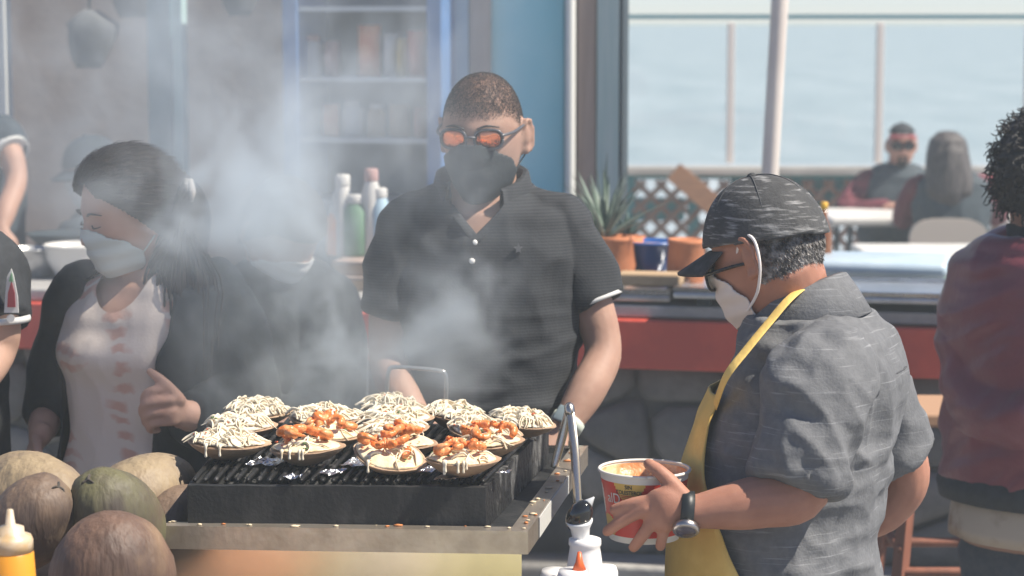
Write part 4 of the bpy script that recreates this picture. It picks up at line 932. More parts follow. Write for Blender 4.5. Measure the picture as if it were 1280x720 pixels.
def ear_g(side):
    g = G(); c = V(side * .0775, -.012, -.004); out = V(side, -.35, 0)
    pts = []; 
    for a in np.linspace(-2.3, 2.5, 14): pts.append(c + V(side * (.009 + .004 * math.cos(a)), -.016 * math.cos(a + .5) * (1 if math.sin(a) > 0 else .75) - .003, .030 * math.sin(a) + (.002)))
    g.tube(pts, [.0042] * 14, 8, 2); g.ell(c + V(side * .004, -.002, 0), (.007, .014, .025), None, 10); g.ell(c + V(side * .006, .002, -.027), (.005, .008, .009), None, 8); return g
def hand_g(wrist, d, pn, thumb, curl=.5, s=1.0, tcurl=.4, spread=.06):
    """palm, four fingers and a thumb; d = fingers' direction, pn = the way the palm faces, thumb = thumb's side"""
    g = G(); d = nrm(d); pn = nrm(pn - d * np.dot(pn, d)); l_ = np.cross(d, pn); l_ = l_ if np.dot(l_, thumb) > 0 else -l_
    rings = []
    for t, ww, tt in ((-.025, .024, .019), (0, .025, .019), (.025, .034, .017), (.06, .041, .015), (.088, .041, .012), (.096, .036, .008)):
        a = np.linspace(0, 2 * np.pi, 18, endpoint=False); rings.append(wrist + d * t * s + np.outer(np.sign(np.cos(a)) * np.abs(np.cos(a)) ** .7 * ww * s, l_) + np.outer(np.sin(a) * tt * s, pn))
    g.loft(rings); c = curl if isinstance(curl, (list, tuple)) else [curl] * 4
    for i, (o_, L) in enumerate(((.030, .070), (.010, .079), (-.010, .073), (-.029, .056))):
        p = wrist + d * .084 * s + l_ * o_ * s; pts = [p]; an = .15; dd = d + l_ * spread * (1.5 - i)
        for k, q in enumerate((.45, .30, .25)):
            an += c[i] * (.9 if k == 0 else 1.0); v_ = nrm(dd) * math.cos(an) + pn * math.sin(an); p = p + v_ * L * q * s; pts.append(p)
        g.tube(pts, [.0092 * s, .0086 * s, .0078 * s, .0062 * s], 10, 4)
    p = wrist + d * .022 * s + l_ * .026 * s; t0 = nrm(d * .62 + l_ * .7 + pn * .25); t1 = nrm(d * .9 + l_ * (.5 - tcurl) + pn * (.2 + tcurl))
    g.tube([p - t0 * .01 * s, p + t0 * .042 * s, p + t0 * .042 * s + t1 * .030 * s, p + t0 * .042 * s + t1 * .052 * s], [.014 * s, .0115 * s, .0098 * s, .0075 * s], 10, 4)
    return g

def skin(name, c, c2=None): return mat('skin_' + name, c, .58, spec=.35, c2=c2 or tuple(x * .86 for x in c), scale=22, mix=(.3, .7), detail=7, bump=.07, bscale=420, sss=.06)
class Figure(Thing):
    def __init__(s, base, label, hc, hf, torso, arms, skin_m, hands=(), neck=None, neck_r=.058, vox=.006, hs=1.0, roll=0.0, shrink=-.014, ears=True, bt0=0.0, nbk=1.15):
        super().__init__('person', base, label, 'person'); s.hc = np.asarray(hc); s.M = frame(hf, roll); s.hs = hs; s.torso = torso
        g = G(); g.add((HV * hs) @ s.M.T + s.hc, HF)
        if ears:
            for sd in (-1, 1): e_ = ear_g(sd); c0 = V(sd * .0775, -.012, -.004); e_.v = [(q - c0) * V(1.25, 1.08, 1.08) + c0 for q in e_.v]; add_g(g, place(e_, s.M, s.hc, hs))
        nb = neck if neck is not None else torso.C[0]
        hb = s.hc + s.M @ V(0, -.028, -.045) * hs; g.tube([nb - V(0, 0, .05), nb * .55 + hb * .45, hb], [(neck_r * nbk, neck_r * nbk * .96), (neck_r, neck_r), (neck_r, neck_r * .98)], 20, 5)
        g.loft(torso.rings(shrink, 32, t0=bt0, m=20))
        for (pts, rad) in arms: g.tube(pts, rad, 16, 6)
        for h in hands: add_g(g, h)
        s.body = s.part('body', remesh(g, vox, 3), skin_m)
    def hp(s, g): return place(g, s.M, s.hc, s.hs)
    def pt(s, x, y, z): return s.hc + s.M @ (V(x, y, z) * s.hs)
    def garment(s, name, g, m_, vox=.006, it=4, disp=None, cut=None, **k):
        h = remesh(g, vox, it, disp)
        if cut is not None:   # neck opening
            v = h.verts(); cen = np.array([v[f].mean(0) for f in h.f]); c_ = cut(cen); h.f = [f for f, q in zip(h.f, c_) if not q]; h.m = [0] * len(h.f); h.v = [smooth_edge(v, h.f, 14)]
        return s.part(name, h, m_, **k)
    def legs(s, hips, feet, m_, m_shoe, r=(.095, .062, .05), name='trousers', knees=None, vox=.009):
        g = G()
        for i, (h, f) in enumerate(zip(hips, feet)):
            k = knees[i] if knees else (h + f) / 2 + s.torso.fwd * .03; g.tube([h + V(0, 0, .02), h * .6 + k * .4, k, k * .45 + f * .55, f + V(0, 0, .06)], [r[0], r[0] * .92, r[1], r[1] * .95, r[2]], 16, 4)
        c = (hips[0] + hips[1]) / 2; g.ell(c + V(0, 0, .03), (.165, .125, .13), np.stack([s.torso.lat, s.torso.fwd, V(0, 0, 1)], 1))
        s.part(name, remesh(g, vox, 3, folds(.004, (9, 9, 16))), m_)
        for f in feet:
            q = s.torso.fwd; g = G(); g.tube([f - q * .06 + V(0, 0, .045), f + q * .03 + V(0, 0, .05), f + q * .12 + V(0, 0, .036), f + q * .18 + V(0, 0, .03)], [(.04, .042), (.045, .045), (.044, .033), (.03, .022)], 14, 4); s.part('shoe', g, m_shoe)
    def mask(s, m_, ties=True, lift=.010, pleat=.0016):
        def keep(c): return c[1] > .012 and -.108 < c[2] < (.004 - 8.5 * c[0] ** 2) and abs(c[0]) < .0665
        g = hshell(keep, lambda v: .006 + lift * np.exp(-(v[:, 0] / .03) ** 2), .002, smooth=4, wob=lambda o: pleat * np.sin(o[:, 2] * 190)); k = s.part('face_mask', s.hp(g), m_)
        if ties:
            for sd in (-1, 1):
                g = G(); g.tube([s.pt(sd * .064, .030, -.022), s.pt(sd * .078, .005, .002), s.pt(sd * .083, -.012, .026), s.pt(sd * .086, -.030, .020)], .0016, 6, 4); s.part('ear_loop', g, m_, parent=k)
                g = G(); g.tube([s.pt(sd * .060, .026, -.082), s.pt(sd * .072, .0, -.055), s.pt(sd * .082, -.016, -.036), s.pt(sd * .087, -.032, -.01), s.pt(sd * .086, -.030, .02)], .0016, 6, 4); s.part('ear_loop', g, m_, parent=k)
    def glasses(self, m_f, m_l, w_=.027, h=.019, name='sunglasses', dz=0.0):
        g = G(); s = type('Q', (), {'pt': lambda q, x, y, z: self.pt(x, y, z + dz), 'part': self.part})()
        for sd in (-1, 1):
            pts = [s.pt(sd * (.035 + w_ * math.copysign(abs(math.cos(a)) ** .75, math.cos(a))), .101 - .006 * (math.cos(a) * 1.0 + 1), .010 + h * math.copysign(abs(math.sin(a)) ** .75, math.sin(a))) for a in np.linspace(0, 2 * np.pi, 29)]
            g.tube(pts, .0025, 8, 1, rnd=False); g.tube([s.pt(sd * .061, .090, .017), s.pt(sd * .076, .06, .018), s.pt(sd * .083, .0, .020), s.pt(sd * .083, -.02, .012)], [.0032, .0032, .0028, .002], 8, 4)
        g.tube([s.pt(-.010, .102, .014), s.pt(0, .107, .016), s.pt(.010, .102, .014)], .0026, 8, 4); k = s.part(name, g, m_f)
        for sd in (-1, 1):
            g = G(); a = np.linspace(0, 2 * np.pi, 28, endpoint=False); rings = []
            for q, dy in ((1, 0), (.7, .0025), (.35, .004), (.03, .0045)): rings.append(np.array([s.pt(sd * (.035 + q * w_ * math.copysign(abs(math.cos(t)) ** .75, math.cos(t))), .101 - .006 * (q * math.cos(t) + 1) + dy, .010 + q * h * math.copysign(abs(math.sin(t)) ** .75, math.sin(t))) for t in a]))
            g.loft(rings); s.part('lens', g, m_l, parent=k)
    def cap(s, m_, m_b=None, rim=.030, tiltk=.22, off=.013, brim=.075, droop=.30, backwards=False, wob=None):
        g = hshell(lambda c: c[2] > rim - tiltk * c[1] * (-1 if backwards else 1) * -1 * -1, lambda v: off - .004 * np.clip(v[:, 2] / .12, 0, 1), .003, smooth=1, wob=wob)
        k = s.part('cap', s.hp(g), m_)
        n_ = 21; v = []; f = []
        for lay in (0, .004):
            for t in np.linspace(0, 1, 8):
                for a in np.linspace(-1.15, 1.15, n_):
                    rx, ry = .082, .098; bx, by = math.sin(a) * rx, math.cos(a) * ry; ext = brim * t * (math.cos(a * .95)) ** .7
                    z = rim - tiltk * by * .0 - .012 - droop * ext + .018 * (math.cos(a * 1.2) - 1) * (.3 + t) * 1.2 - tiltk * by * .55 - lay
                    v.append(s.pt(bx * (1 + .12 * t), by + ext, z + .012))
        N = 8 * n_
        for i in range(7):
            for j in range(n_ - 1): a = i * n_ + j; f += [[a, a + 1, a + n_ + 1, a + n_], [N + a, N + a + n_, N + a + n_ + 1, N + a + 1]]
        for j in range(n_ - 1): a = 7 * n_ + j; f.append([a, a + 1, N + a + 1, N + a])
        for i in range(7):
            for e in (0, n_ - 1): a = i * n_ + e; f.append([a, a + n_, N + a + n_, N + a])
        g = G(); g.add(v, f); s.part('visor', g, m_b or m_, parent=k); g = G(); g.lathe([(.009, -.002), (.009, .002), (.005, .006), (.001, .007)], s.pt(0, -.004, .131), 14, axis=s.M[:, 2]); s.part('button', g, m_, parent=k); return k
    def tufts(s, name, keep, n_, L, m_, wd=.0012, lift=.4, down=(0, -.3, -1), off=.002, seed=1, prob=None, jit=.35):
        """short hair: many thin tapering blades rooted on the scalp"""
        r_ = np.random.default_rng(seed); v = HS; cen = np.array([v[f].mean(0) for f in HF]); idx = [i for i, c in enumerate(cen) if len(HF[i]) == 4 and keep(c)]
        area = np.array([np.linalg.norm(np.cross(v[HF[i][2]] - v[HF[i][0]], v[HF[i][3]] - v[HF[i][1]])) for i in idx]); pick = r_.choice(idx, n_, p=area / area.sum()); vv = []; ff = []; dn = nrm(V(*down))
        for q in pick:
            f = HF[q]; a, b_ = r_.random(2); p = (v[f[0]] * (1 - a) + v[f[1]] * a) * (1 - b_) + (v[f[3]] * (1 - a) + v[f[2]] * a) * b_; nn = HN[f[0]]
            if prob is not None and r_.random() > prob(p): continue
            t_ = dn - nn * np.dot(dn, nn); d = nrm(nrm(t_) + nn * lift + r_.normal(0, jit, 3)); sd = nrm(np.cross(d, nn + r_.normal(0, .3, 3))); LL = L * r_.uniform(.6, 1.2); p = p + nn * off
            m1 = p + d * LL * .55; e = p + nrm(d + dn * .6 + r_.normal(0, jit * .4, 3)) * LL; k = len(vv); vv += [p - sd * wd, p + sd * wd, m1 + sd * wd * .8, m1 - sd * wd * .8, e]; ff += [[k, k + 1, k + 2, k + 3], [k + 3, k + 2, k + 4]]
        g = G(); g.add(vv, ff); return s.part(name, s.hp(g), m_, False)

m_hairb = mat('black_hair', (.018, .016, .016), .5); m_hairg = mat('greying_hair', (.06, .054, .05), .55, c2=(.40, .38, .37), scale=70, mix=(.42, .66)); m_hairbr = mat('dark_brown_hair', (.016, .012, .011), .55, c2=(.028, .02, .018), scale=40, stretch=(4, 4, .4), bump=.3, bscale=160, bstretch=(3, 3, .15), spec=.3)
m_shoe = mat('black_shoe', (.02, .02, .022), .5); m_jean = mat('dark_denim', (.035, .045, .065), .85, c2=(.05, .06, .08), scale=60); m_blackcloth = mat('black_cloth', (.022, .025, .03), .85, c2=(.03, .034, .04), scale=50, bump=.15, bscale=150)

# ================================================== man in charcoal polo and sunglasses behind the grill
DY = 1.54; Y0 = 3.0
fwd = nrm(V(-.18, -1, 0))
to = Loft([(P(604, 226, Y0 + .02), .062, .065, .070), (P(604, 250, Y0 + .01), .115, .080, .090), (P(606, 272, Y0), .170, .100, .110), (P(608, 320, Y0), .180, .130, .120), (P(610, 370, Y0), .176, .142, .115), (P(610, 430, Y0), .172, .140, .110), (P(608, 490, Y0), .165, .142, .110), (P(606, 560, Y0), .170, .145, .115), (P(606, 640, Y0), .178, .140, .120)], fwd)
LA = [P(706, 290, 2.99), P(733, 365, 2.97), P(754, 436, 2.94), P(735, 485, 2.88), P(702, 540, 2.83)]; LR = [.058, .047, .038, .039, .027]
RA = [P(508, 292, 2.98), P(492, 370, 2.97), P(484, 440, 2.94), P(497, 485, 2.88), P(530, 535, 2.82)]; RR_ = [.058, .047, .038, .039, .027]
h1 = hand_g(LA[-1], V(-.75, -.45, -.45), V(-.2, .2, -1), V(-.3, -1, .2), .45, 1.0); h2 = hand_g(RA[-1], V(.5, -.5, -.5), V(0, .2, -1), V(.6, -.6, .2), .45, 1.0)
man = Figure(V(-.06, 3.0 + DY, 0), 'person in charcoal polo, dark mask and sunglasses with painted orange reflections behind the smoking grill', P(604, 168, Y0 - .01), V(-.24, -1, -.16), to, [(LA, LR), (RA, RR_)], skin('tan', (.44, .275, .205), (.36, .21, .155)), [h1, h2], vox=.005, hs=1.03, neck_r=.064)
m_polo = mat('charcoal_polo_knit', (.017, .020, .025), .9, c2=(.023, .027, .032), scale=40, bump=.12, bscale=220)
n = m_polo.node_tree.nodes; l = m_polo.node_tree.links; b = n['Principled BSDF']; tc = n.new('ShaderNodeTexCoord'); wv = n.new('ShaderNodeTexWave'); wv.bands_direction = 'Z'; wv.inputs['Scale'].default_value = 52; wv.inputs['Distortion'].default_value = .35; wv.inputs['Detail'].default_value = 1
l.new(tc.outputs['Object'], wv.inputs['Vector']); mx = n.new('ShaderNodeMix'); mx.data_type = 'RGBA'; src = b.inputs['Base Color'].links[0].from_socket; l.new(wv.outputs['Fac'], mx.inputs['Factor']); l.new(src, mx.inputs[6]); mx.inputs[7].default_value = (.040, .043, .048, 1); l.new(mx.outputs[2], b.inputs['Base Color'])
m_trim = mat('white_knit_trim', (.62, .62, .60), .8)
def shirt_g(to, sleeves, off=.006, t1=1.0, traps=(), t0=.04):
    g = G(); g.loft(to.rings(off, 40, t0=t0, t1=t1, m=34))
    for pts, rad in sleeves: g.tube(pts, rad, 20, 6, rnd=False)
    for pts, rad in traps: g.tube(pts, rad, 16, 5)
    return g
nk = P(604, 236, Y0 + .01)
hem1 = LA[0] * .0 + P(742, 376, 2.968); hem2 = P(491, 388, 2.968)
sh = shirt_g(to, [([P(690, 284, 2.99), P(714, 310, 2.985), P(730, 345, 2.975), hem1], [.064, .062, .058, .056]), ([P(524, 286, 2.98), P(504, 318, 2.975), P(496, 352, 2.97), hem2], [.064, .062, .058, .056])],
             traps=[([nk + V(.04, .02, -.02), P(662, 266, 3.0), P(705, 287, 2.99)], [.035, .050, .060]), ([nk + V(-.04, .02, -.02), P(546, 268, 2.99), P(510, 289, 2.98)], [.035, .050, .060])])
man.garment('polo_shirt', sh, m_polo, .006, 4, addf(folds(.0085, (7, 7, 5.5)), folds(.004, (15, 15, 10), off=7), folds(.005, (11, 11, 11), off=17, M=np.array(Matrix.Rotation(.8, 3, 'Y'))), masked(folds(.008, (5, 5, 22), off=3), lambda v: sstep(.32, .12, v[:, 2] - 1.0))),
    cut=lambda c: ((c[:, 1] < Y0 + DY - .02) & (np.abs(c[:, 0] - P(596, 280, 2.9)[0]) < .85 * (c[:, 2] - P(596, 297, 2.88)[2]))) | (np.hypot(c[:, 0] - nk[0], c[:, 1] - nk[1] + .005) < .066) & (c[:, 2] > nk[2] - .02))
for c_, d_, r_ in ((hem1, hem1 - P(730, 345, 2.975), .0590), (hem2, hem2 - P(496, 352, 2.97), .0590)):
    g = G(); g.lathe([(r_ - .006, -.002), (r_ + .003, -.003), (r_ + .0035, .001), (r_ + .002, .005), (r_ - .006, .004)], c_, 36, axis=d_); man.part('sleeve_trim', g, m_trim)
def collar(fig, c, ax, r_, h, m_, edge=None, gap=.55, lean=.35, fwd=None, th=.004, sag=.02, rb=1.12, drop=-.05):
    """folded collar open at the front"""
    ax = nrm(ax); f = nrm(fwd - ax * np.dot(fwd, ax)); l_ = np.cross(f, ax); n_ = 40; v = []
    prof = [(0, 1.0, 0), (.55, 1.0, h * .75), (1, 1.04, h), (1.2, 1.13, h * .92), (1.6, 1.21, h * .40), (2.0, 1.29, h * drop)]
    A = np.linspace(gap, 2 * np.pi - gap, n_); rings = []
    for lay in (0, 1):
        for (_, k, z) in prof:
            rings.append(np.array([c + (f * math.cos(a) * rb + l_ * math.sin(a)) * (r_ * k - lay * th) + ax * (z - sag * max(0, math.cos(a)) * (1 if z > 0 else 1.6) - lay * .001) for a in A]))
    m = len(prof); v = np.concatenate(rings); F = []; N = m * n_
    for i in range(m - 1):
        for j in range(n_ - 1): a = i * n_ + j; F += [[a, a + 1, a + n_ + 1, a + n_], [N + a, N + a + n_, N + a + n_ + 1, N + a + 1]]
    for j in range(n_ - 1): a = (m - 1) * n_ + j; F.append([a, a + 1, N + a + 1, N + a])
    for i in range(m - 1):
        for e in (0, n_ - 1): a = i * n_ + e; F.append([a, a + n_, N + a + n_, N + a])
    g = G(); g.add(v, F); k = fig.part('collar', g, m_)
    if edge is not None:
        g = G(); g.tube(list(rings[m - 1]), .0036, 6, 1); fig.part('collar_edge', g, edge, parent=k)
collar(man, P(603, 248, Y0 + .008), V(.0, -.18, 1), .084, .058, m_polo, m_trim, gap=.66, fwd=fwd, sag=.020, drop=.22)
for sd, e in ((-1, P(562, 258, Y0 - .070)), (1, P(638, 256, Y0 - .070))):
    g = G(); q = P(595, 300, Y0 - .128); g.tube([e, e * .5 + q * .5 + V(0, -.012, 0), q], [(.010, .0035)] * 3, 10, 5, hint=V(1, 0, 0)); man.part('placket', g, m_polo)
for py in (303, 326): g = G(); q = P(594 - (py - 299) * .15, py, Y0 - .139 + (0 if py > 310 else .010)); g.lathe([(.0058, -.004), (.0058, .001), (.003, .0024)], q + V(0, -.004, 0), 14, axis=(-.15, -1, .2)); man.part('button', g, mat('pearl_button', (.8, .78, .74), .3))
g = G(); q = P(648, 311, Y0 - .140); st_ = []
for i in range(10): a = i * math.pi / 5 + math.pi / 2; rr = .009 if i % 2 == 0 else .0042; st_.append(q + V(math.cos(a) * rr, -.003 - .15 * math.cos(a) * rr * -1, math.sin(a) * rr * 1.15))
g.add(st_ + [p + V(0, .006, 0) for p in st_], [list(range(10))[::-1], list(range(10, 20))] + [[i, (i + 1) % 10, 10 + (i + 1) % 10, 10 + i] for i in range(10)]); man.part('chest_emblem', g, mat('grey_thread', (.11, .115, .125), .8), False)
man.mask(mat('dark_fabric_mask', (.030, .040, .045), .8, bump=.1, bscale=120), lift=.014, pleat=.0003)
m_lens = mat('orange_reflection_lens', (1.0, .30, .13), .06, 1.0, c2=(.10, .035, .03), scale=26, mix=(.48, .60)); m_frame = mat('grey_frame', (.09, .09, .10), .3)  # orange and dark patches paint reflections into the lens colour
man.glasses(m_frame, m_lens)
man.tufts('hair', lambda c: c[2] > .045 - (.85 * max(0, .045 - c[1])) and c[2] > -.03, 52000, .0034, mat('cropped_black_hair', (.045, .036, .033), .85), .00036, .8, (0, .3, -1), .0003, 5, prob=lambda p: float(sstep(.040, .074, p[2] + .85 * max(0, .045 - p[1]))))
for sd in (-1, 1): g = G(); g.tube([man.pt(sd * .014, .096, .030), man.pt(sd * .032, .095, .036), man.pt(sd * .052, .080, .031)], [(.002, .004), (.0022, .005), (.0012, .002)], 8, 4); man.part('eyebrow', g, m_hairb)
W_ = LA[-1] - (LA[-1] - LA[-2]) * .20; ad = nrm(LA[-1] - LA[-2]); m_strap_w = mat('pale_watch_strap', (.55, .60, .52), .5)
g = G(); g.lathe([(.030, -.011), (.034, -.010), (.034, .010), (.030, .011)], W_, 24, axis=ad); wk = man.part('watch', g, m_strap_w)
ud = nrm(V(-.35, -.8, .5) - ad * np.dot(V(-.35, -.8, .5), ad)); sd_ = np.cross(ad, ud); g = G(); g.box(W_ + ud * .036, (.036, .030, .010), np.stack([ad, sd_, ud], 1), bev=.004); man.part('watch_face', g, mat('grey_watch_glass', (.20, .25, .27), .15), parent=wk)
man.legs([P(606, 640, 3.0) + V(-.09, 0, -.06), P(606, 640, 3.0) + V(.09, 0, -.06)], [V(-.17, 3.02 + DY, 0), V(.06, 3.02 + DY, 0)], m_jean, m_shoe)

# ================================================== woman in tie-dye shirt, dark jacket and pale mask
DY = 1.52; Y1 = 2.98; fw = nrm(V(-.52, -.85, 0))
to = Loft([(P(188, 318, Y1 + .02), .052, .052, .060), (P(188, 342, Y1 + .01), .10, .068, .085), (P(186, 362, Y1), .145, .085, .100), (P(180, 400, Y1), .158, .118, .105), (P(172, 438, Y1), .150, .148, .100), (P(172, 480, Y1), .138, .118, .095), (P(172, 530, Y1), .130, .110, .098), (P(172, 590, Y1), .148, .118, .115), (P(172, 660, Y1), .165, .118, .125)], fw)
lat = to.lat
WL = [P(262, 372, 3.0), P(286, 430, 2.99), P(296, 492, 2.95), P(250, 520, 2.84), P(214, 512, 2.79)]; WR = [P(108, 366, 3.05), P(84, 430, 3.08), P(66, 500, 3.06), P(56, 528, 3.01), P(50, 545, 2.97)]
hL = G(); wr = P(226, 522, 2.80)
# left hand grips the jacket edge: fingers folded, thumb pointing up
for i, (a0, a1, a2, a3) in enumerate((((212, 486, 2.765), (186, 490, 2.755), (180, 503, 2.785), (192, 508, 2.80)), ((214, 500, 2.76), (184, 504, 2.75), (178, 517, 2.785), (192, 520, 2.80)), ((216, 514, 2.765), (187, 517, 2.755), (182, 528, 2.785), (194, 530, 2.80)), ((218, 526, 2.77), (192, 529, 2.765), (188, 537, 2.785), (198, 538, 2.80)))):
    hL.tube([P(*a0), P(*a1), P(*a2), P(*a3)], [.0105, .0098, .0085, .007], 10, 4)
hL.tube([P(224, 500, 2.775), P(212, 486, 2.765), P(200, 474, 2.762), P(187, 464, 2.765)], [.014, .0125, .0105, .0075], 12, 4)
hL.tube([wr, P(220, 510, 2.785), P(210, 504, 2.775)], [(.024, .020), (.034, .019), (.034, .017)], 16, 4, hint=V(0, 0, 1))
hR = hand_g(WR[-1], V(-.25, -.45, -.75), V(.8, .1, -.2), V(-.3, -.8, .3), .55, .92)
wom = Figure(V(-.73, 2.98 + DY, 0), 'person with pale surgical mask and tie-dye shirt under an open dark jacket', P(160, 266, Y1 - .015), V(-.86, -.58, -.30), to, [(WL, [.052, .042, .036, .034, .024]), (WR, [.052, .042, .036, .033, .024])], skin('fair', (.60, .37, .28), (.54, .31, .23)), [hL, hR], vox=.0045, neck_r=.050, hs=.97, roll=.06)
def tie_dye():
    m = mat('coral_tie_dye', (.72, .63, .57), .8, bump=.08, bscale=150); n = m.node_tree.nodes; l = m.node_tree.links; b = n['Principled BSDF']
    tc = n.new('ShaderNodeTexCoord'); mp = n.new('ShaderNodeMapping'); mp.inputs['Rotation'].default_value = (0, .04, -.55); l.new(tc.outputs['Object'], mp.inputs[0])
    no = n.new('ShaderNodeTexNoise'); no.inputs['Scale'].default_value = 9; no.inputs['Detail'].default_value = 5; l.new(mp.outputs[0], no.inputs['Vector'])
    ad = n.new('ShaderNodeMix'); ad.data_type = 'RGBA'; ad.blend_type = 'LINEAR_LIGHT'; ad.inputs['Factor'].default_value = .055; l.new(mp.outputs[0], ad.inputs[6]); l.new(no.outputs['Color'], ad.inputs[7])
    w1 = n.new('ShaderNodeTexWave'); w1.bands_direction = 'X'; w1.inputs['Scale'].default_value = 3.4; w1.inputs['Phase Offset'].default_value = 1.2; l.new(ad.outputs[2], w1.inputs['Vector'])
    w2 = n.new('ShaderNodeTexWave'); w2.bands_direction = 'Z'; w2.inputs['Scale'].default_value = 8.5; w2.inputs['Distortion'].default_value = 1.6; l.new(ad.outputs[2], w2.inputs['Vector'])
    r1 = n.new('ShaderNodeMapRange'); r1.inputs[1].default_value = .60; r1.inputs[2].default_value = .95; l.new(w1.outputs['Fac'], r1.inputs[0]); r2 = n.new('ShaderNodeMapRange'); r2.inputs[1].default_value = .25; r2.inputs[2].default_value = .7; l.new(w2.outputs['Fac'], r2.inputs[0])
    mu = n.new('ShaderNodeMath'); mu.operation = 'MULTIPLY'; l.new(r1.outputs[0], mu.inputs[0]); l.new(r2.outputs[0], mu.inputs[1]); m2 = n.new('ShaderNodeMath'); m2.operation = 'MULTIPLY'; m2.inputs[1].default_value = .85; l.new(mu.outputs[0], m2.inputs[0])
    mx = n.new('ShaderNodeMix'); mx.data_type = 'RGBA'; mx.inputs[6].default_value = (.72, .62, .55, 1); mx.inputs[7].default_value = (.62, .34, .26, 1); l.new(m2.outputs[0], mx.inputs['Factor']); l.new(mx.outputs[2], b.inputs['Base Color']); return m
scoop = to.at(.12, math.pi / 2); g = G(); g.loft(to.rings(.005, 44, t0=.10, m=36)); wom.garment('tie_dye_shirt', g, tie_dye(), .006, 4, addf(folds(.006, (7, 7, 4)), folds(.003, (18, 18, 10), off=3)), cut=lambda c: (np.hypot((c - scoop) @ lat, ((c[:, 2] - scoop[2]) * .9)) < .062) & ((c - scoop) @ fw > -.11))
m_jack = mat('black_jacket_cloth', (.012, .017, .022), .85, c2=(.017, .023, .029), scale=30, bump=.12, bscale=110)
wob = lambda t, th: .006 * mnoise.noise(Vector((t * 9, th * 2.2, 4))) + .006
g = to.sheet(.07, .97, lambda t: math.pi / 2 + .62 + .30 * math.sin(t * 3), lambda t: 2 * math.pi + math.pi / 2 - .50 - .75 * math.sin(min(1, t * 1.15) * 3.0), .018, .005, 64, 50, wob); wom.part('jacket_body', g, m_jack)
g = G(); g.tube([P(240, 360, 3.0), P(264, 385, 3.0), P(288, 430, 2.99), P(300, 492, 2.955), P(262, 520, 2.87), P(238, 520, 2.82)], [.078, .080, .076, .070, .060, .048], 20, 6, rnd=False); g.tube([P(205, 345, 3.02), P(245, 362, 3.0), P(262, 380, 3.0)], [.050, .062, .070], 16, 5)
wom.garment('jacket_sleeve', g, m_jack, .007, 4, addf(folds(.010, (9, 9, 6)), folds(.005, (17, 17, 12), off=5)))
g = G(); g.tube([P(125, 358, 3.03), P(104, 376, 3.05), P(84, 432, 3.08), P(66, 500, 3.06), P(58, 522, 3.02)], [.066, .068, .062, .054, .044], 20, 6, rnd=False)
wom.garment('jacket_sleeve', g, m_jack, .007, 4, addf(folds(.008, (9, 9, 7)), folds(.004, (17, 17, 12), off=5)))
wom.mask(mat('pale_green_mask', (.62, .68, .65), .75, bump=.1, bscale=40, bstretch=(.2, .2, 3)), lift=.008)
# hair: swept back from the forehead, long over the shoulder
hair_off = lambda v: .020 + .0012 * np.sin(np.arctan2(v[:, 0], v[:, 2] - .02) * 60) + .010 * np.clip(-v[:, 1] / .1, 0, 1)
g = hshell(lambda c: c[2] > .056 - 1.0 * max(0, (.062 - c[1]) - .0) * 1.25 and (c[1] < .070 or c[2] > .082), hair_off, .008, smooth=1)
wom.part('hair', wom.hp(g), m_hairbr)
wom.tufts('hair_strands', lambda c: c[2] > .060 - 1.25 * max(0, .062 - c[1]) and (c[1] < .070 or c[2] > .082), 9000, .055, m_hairbr, .0008, .0, (0, -1, -.35), .0225, 6, jit=.06)
g = G(); r_ = random.Random(4)
g.tube([wom.pt(0, -.07, .02), wom.pt(-.01, -.10, -.03), P(222, 345, 2.95), P(228, 400, 2.92), P(232, 440, 2.91)], [(.06, .05), (.07, .05), (.055, .04), (.04, .022), (.012, .008)], 20, 5)
for i in range(620):
    u_, w2 = r_.gauss(0, 1), r_.gauss(0, 1); a0 = wom.pt(.035 * u_, -.085 + .02 * w2, r_.uniform(-.05, .05)); e = P(226 + 15 * u_ + r_.uniform(-4, 4), r_.uniform(400, 475), 2.915 + .022 * w2); m1 = P(222 + 17 * u_, 345, 2.945 + .034 * w2)
    g.tube([a0, a0 * .6 + m1 * .4 + V(.006, -.004, 0), m1, m1 * .4 + e * .6 + V(r_.uniform(-.006, .006), -.004, 0), e], [.0022, .0026, .0026, .0022, .0005], 5, 3)
wom.part('long_hair', g, m_hairbr)
g = G(); q = wom.pt(-.040, -.128, .010)
for s_ in (-1, 1): g.tube([q + V(0, -.01, .022) + V(.004 * s_, 0, 0), q + V(.008 * s_, -.018, 0), q + V(.004 * s_, -.012, -.024)], [(.004, .007), (.005, .008), (.002, .004)], 8, 4)
wom.part('hair_clip', g, mat('cream_clip', (.66, .60, .54), .4))
for sd in (-1, 1):
    g = G(); g.tube([wom.pt(sd * .016, .094, .027), wom.pt(sd * .032, .093, .033), wom.pt(sd * .050, .078, .027)], [(.0018, .003), (.002, .0038), (.001, .0015)], 8, 4); wom.part('eyebrow', g, m_hairb)
    g = G(); g.tube([wom.pt(sd * .018, .0905, .005), wom.pt(sd * .031, .0935, .0015), wom.pt(sd * .045, .085, .004)], [(.0012, .0016), (.0014, .0022), (.001, .001)], 8, 4); wom.part('closed_eyelid_lash', g, m_hairb)
wom.legs([to.C[-1] - lat * .08 - V(0, 0, .05), to.C[-1] + lat * .08 - V(0, 0, .05)], [V(-.80, 3.02 + DY, 0), V(-.64, 2.96 + DY, 0)], m_jean, m_shoe)

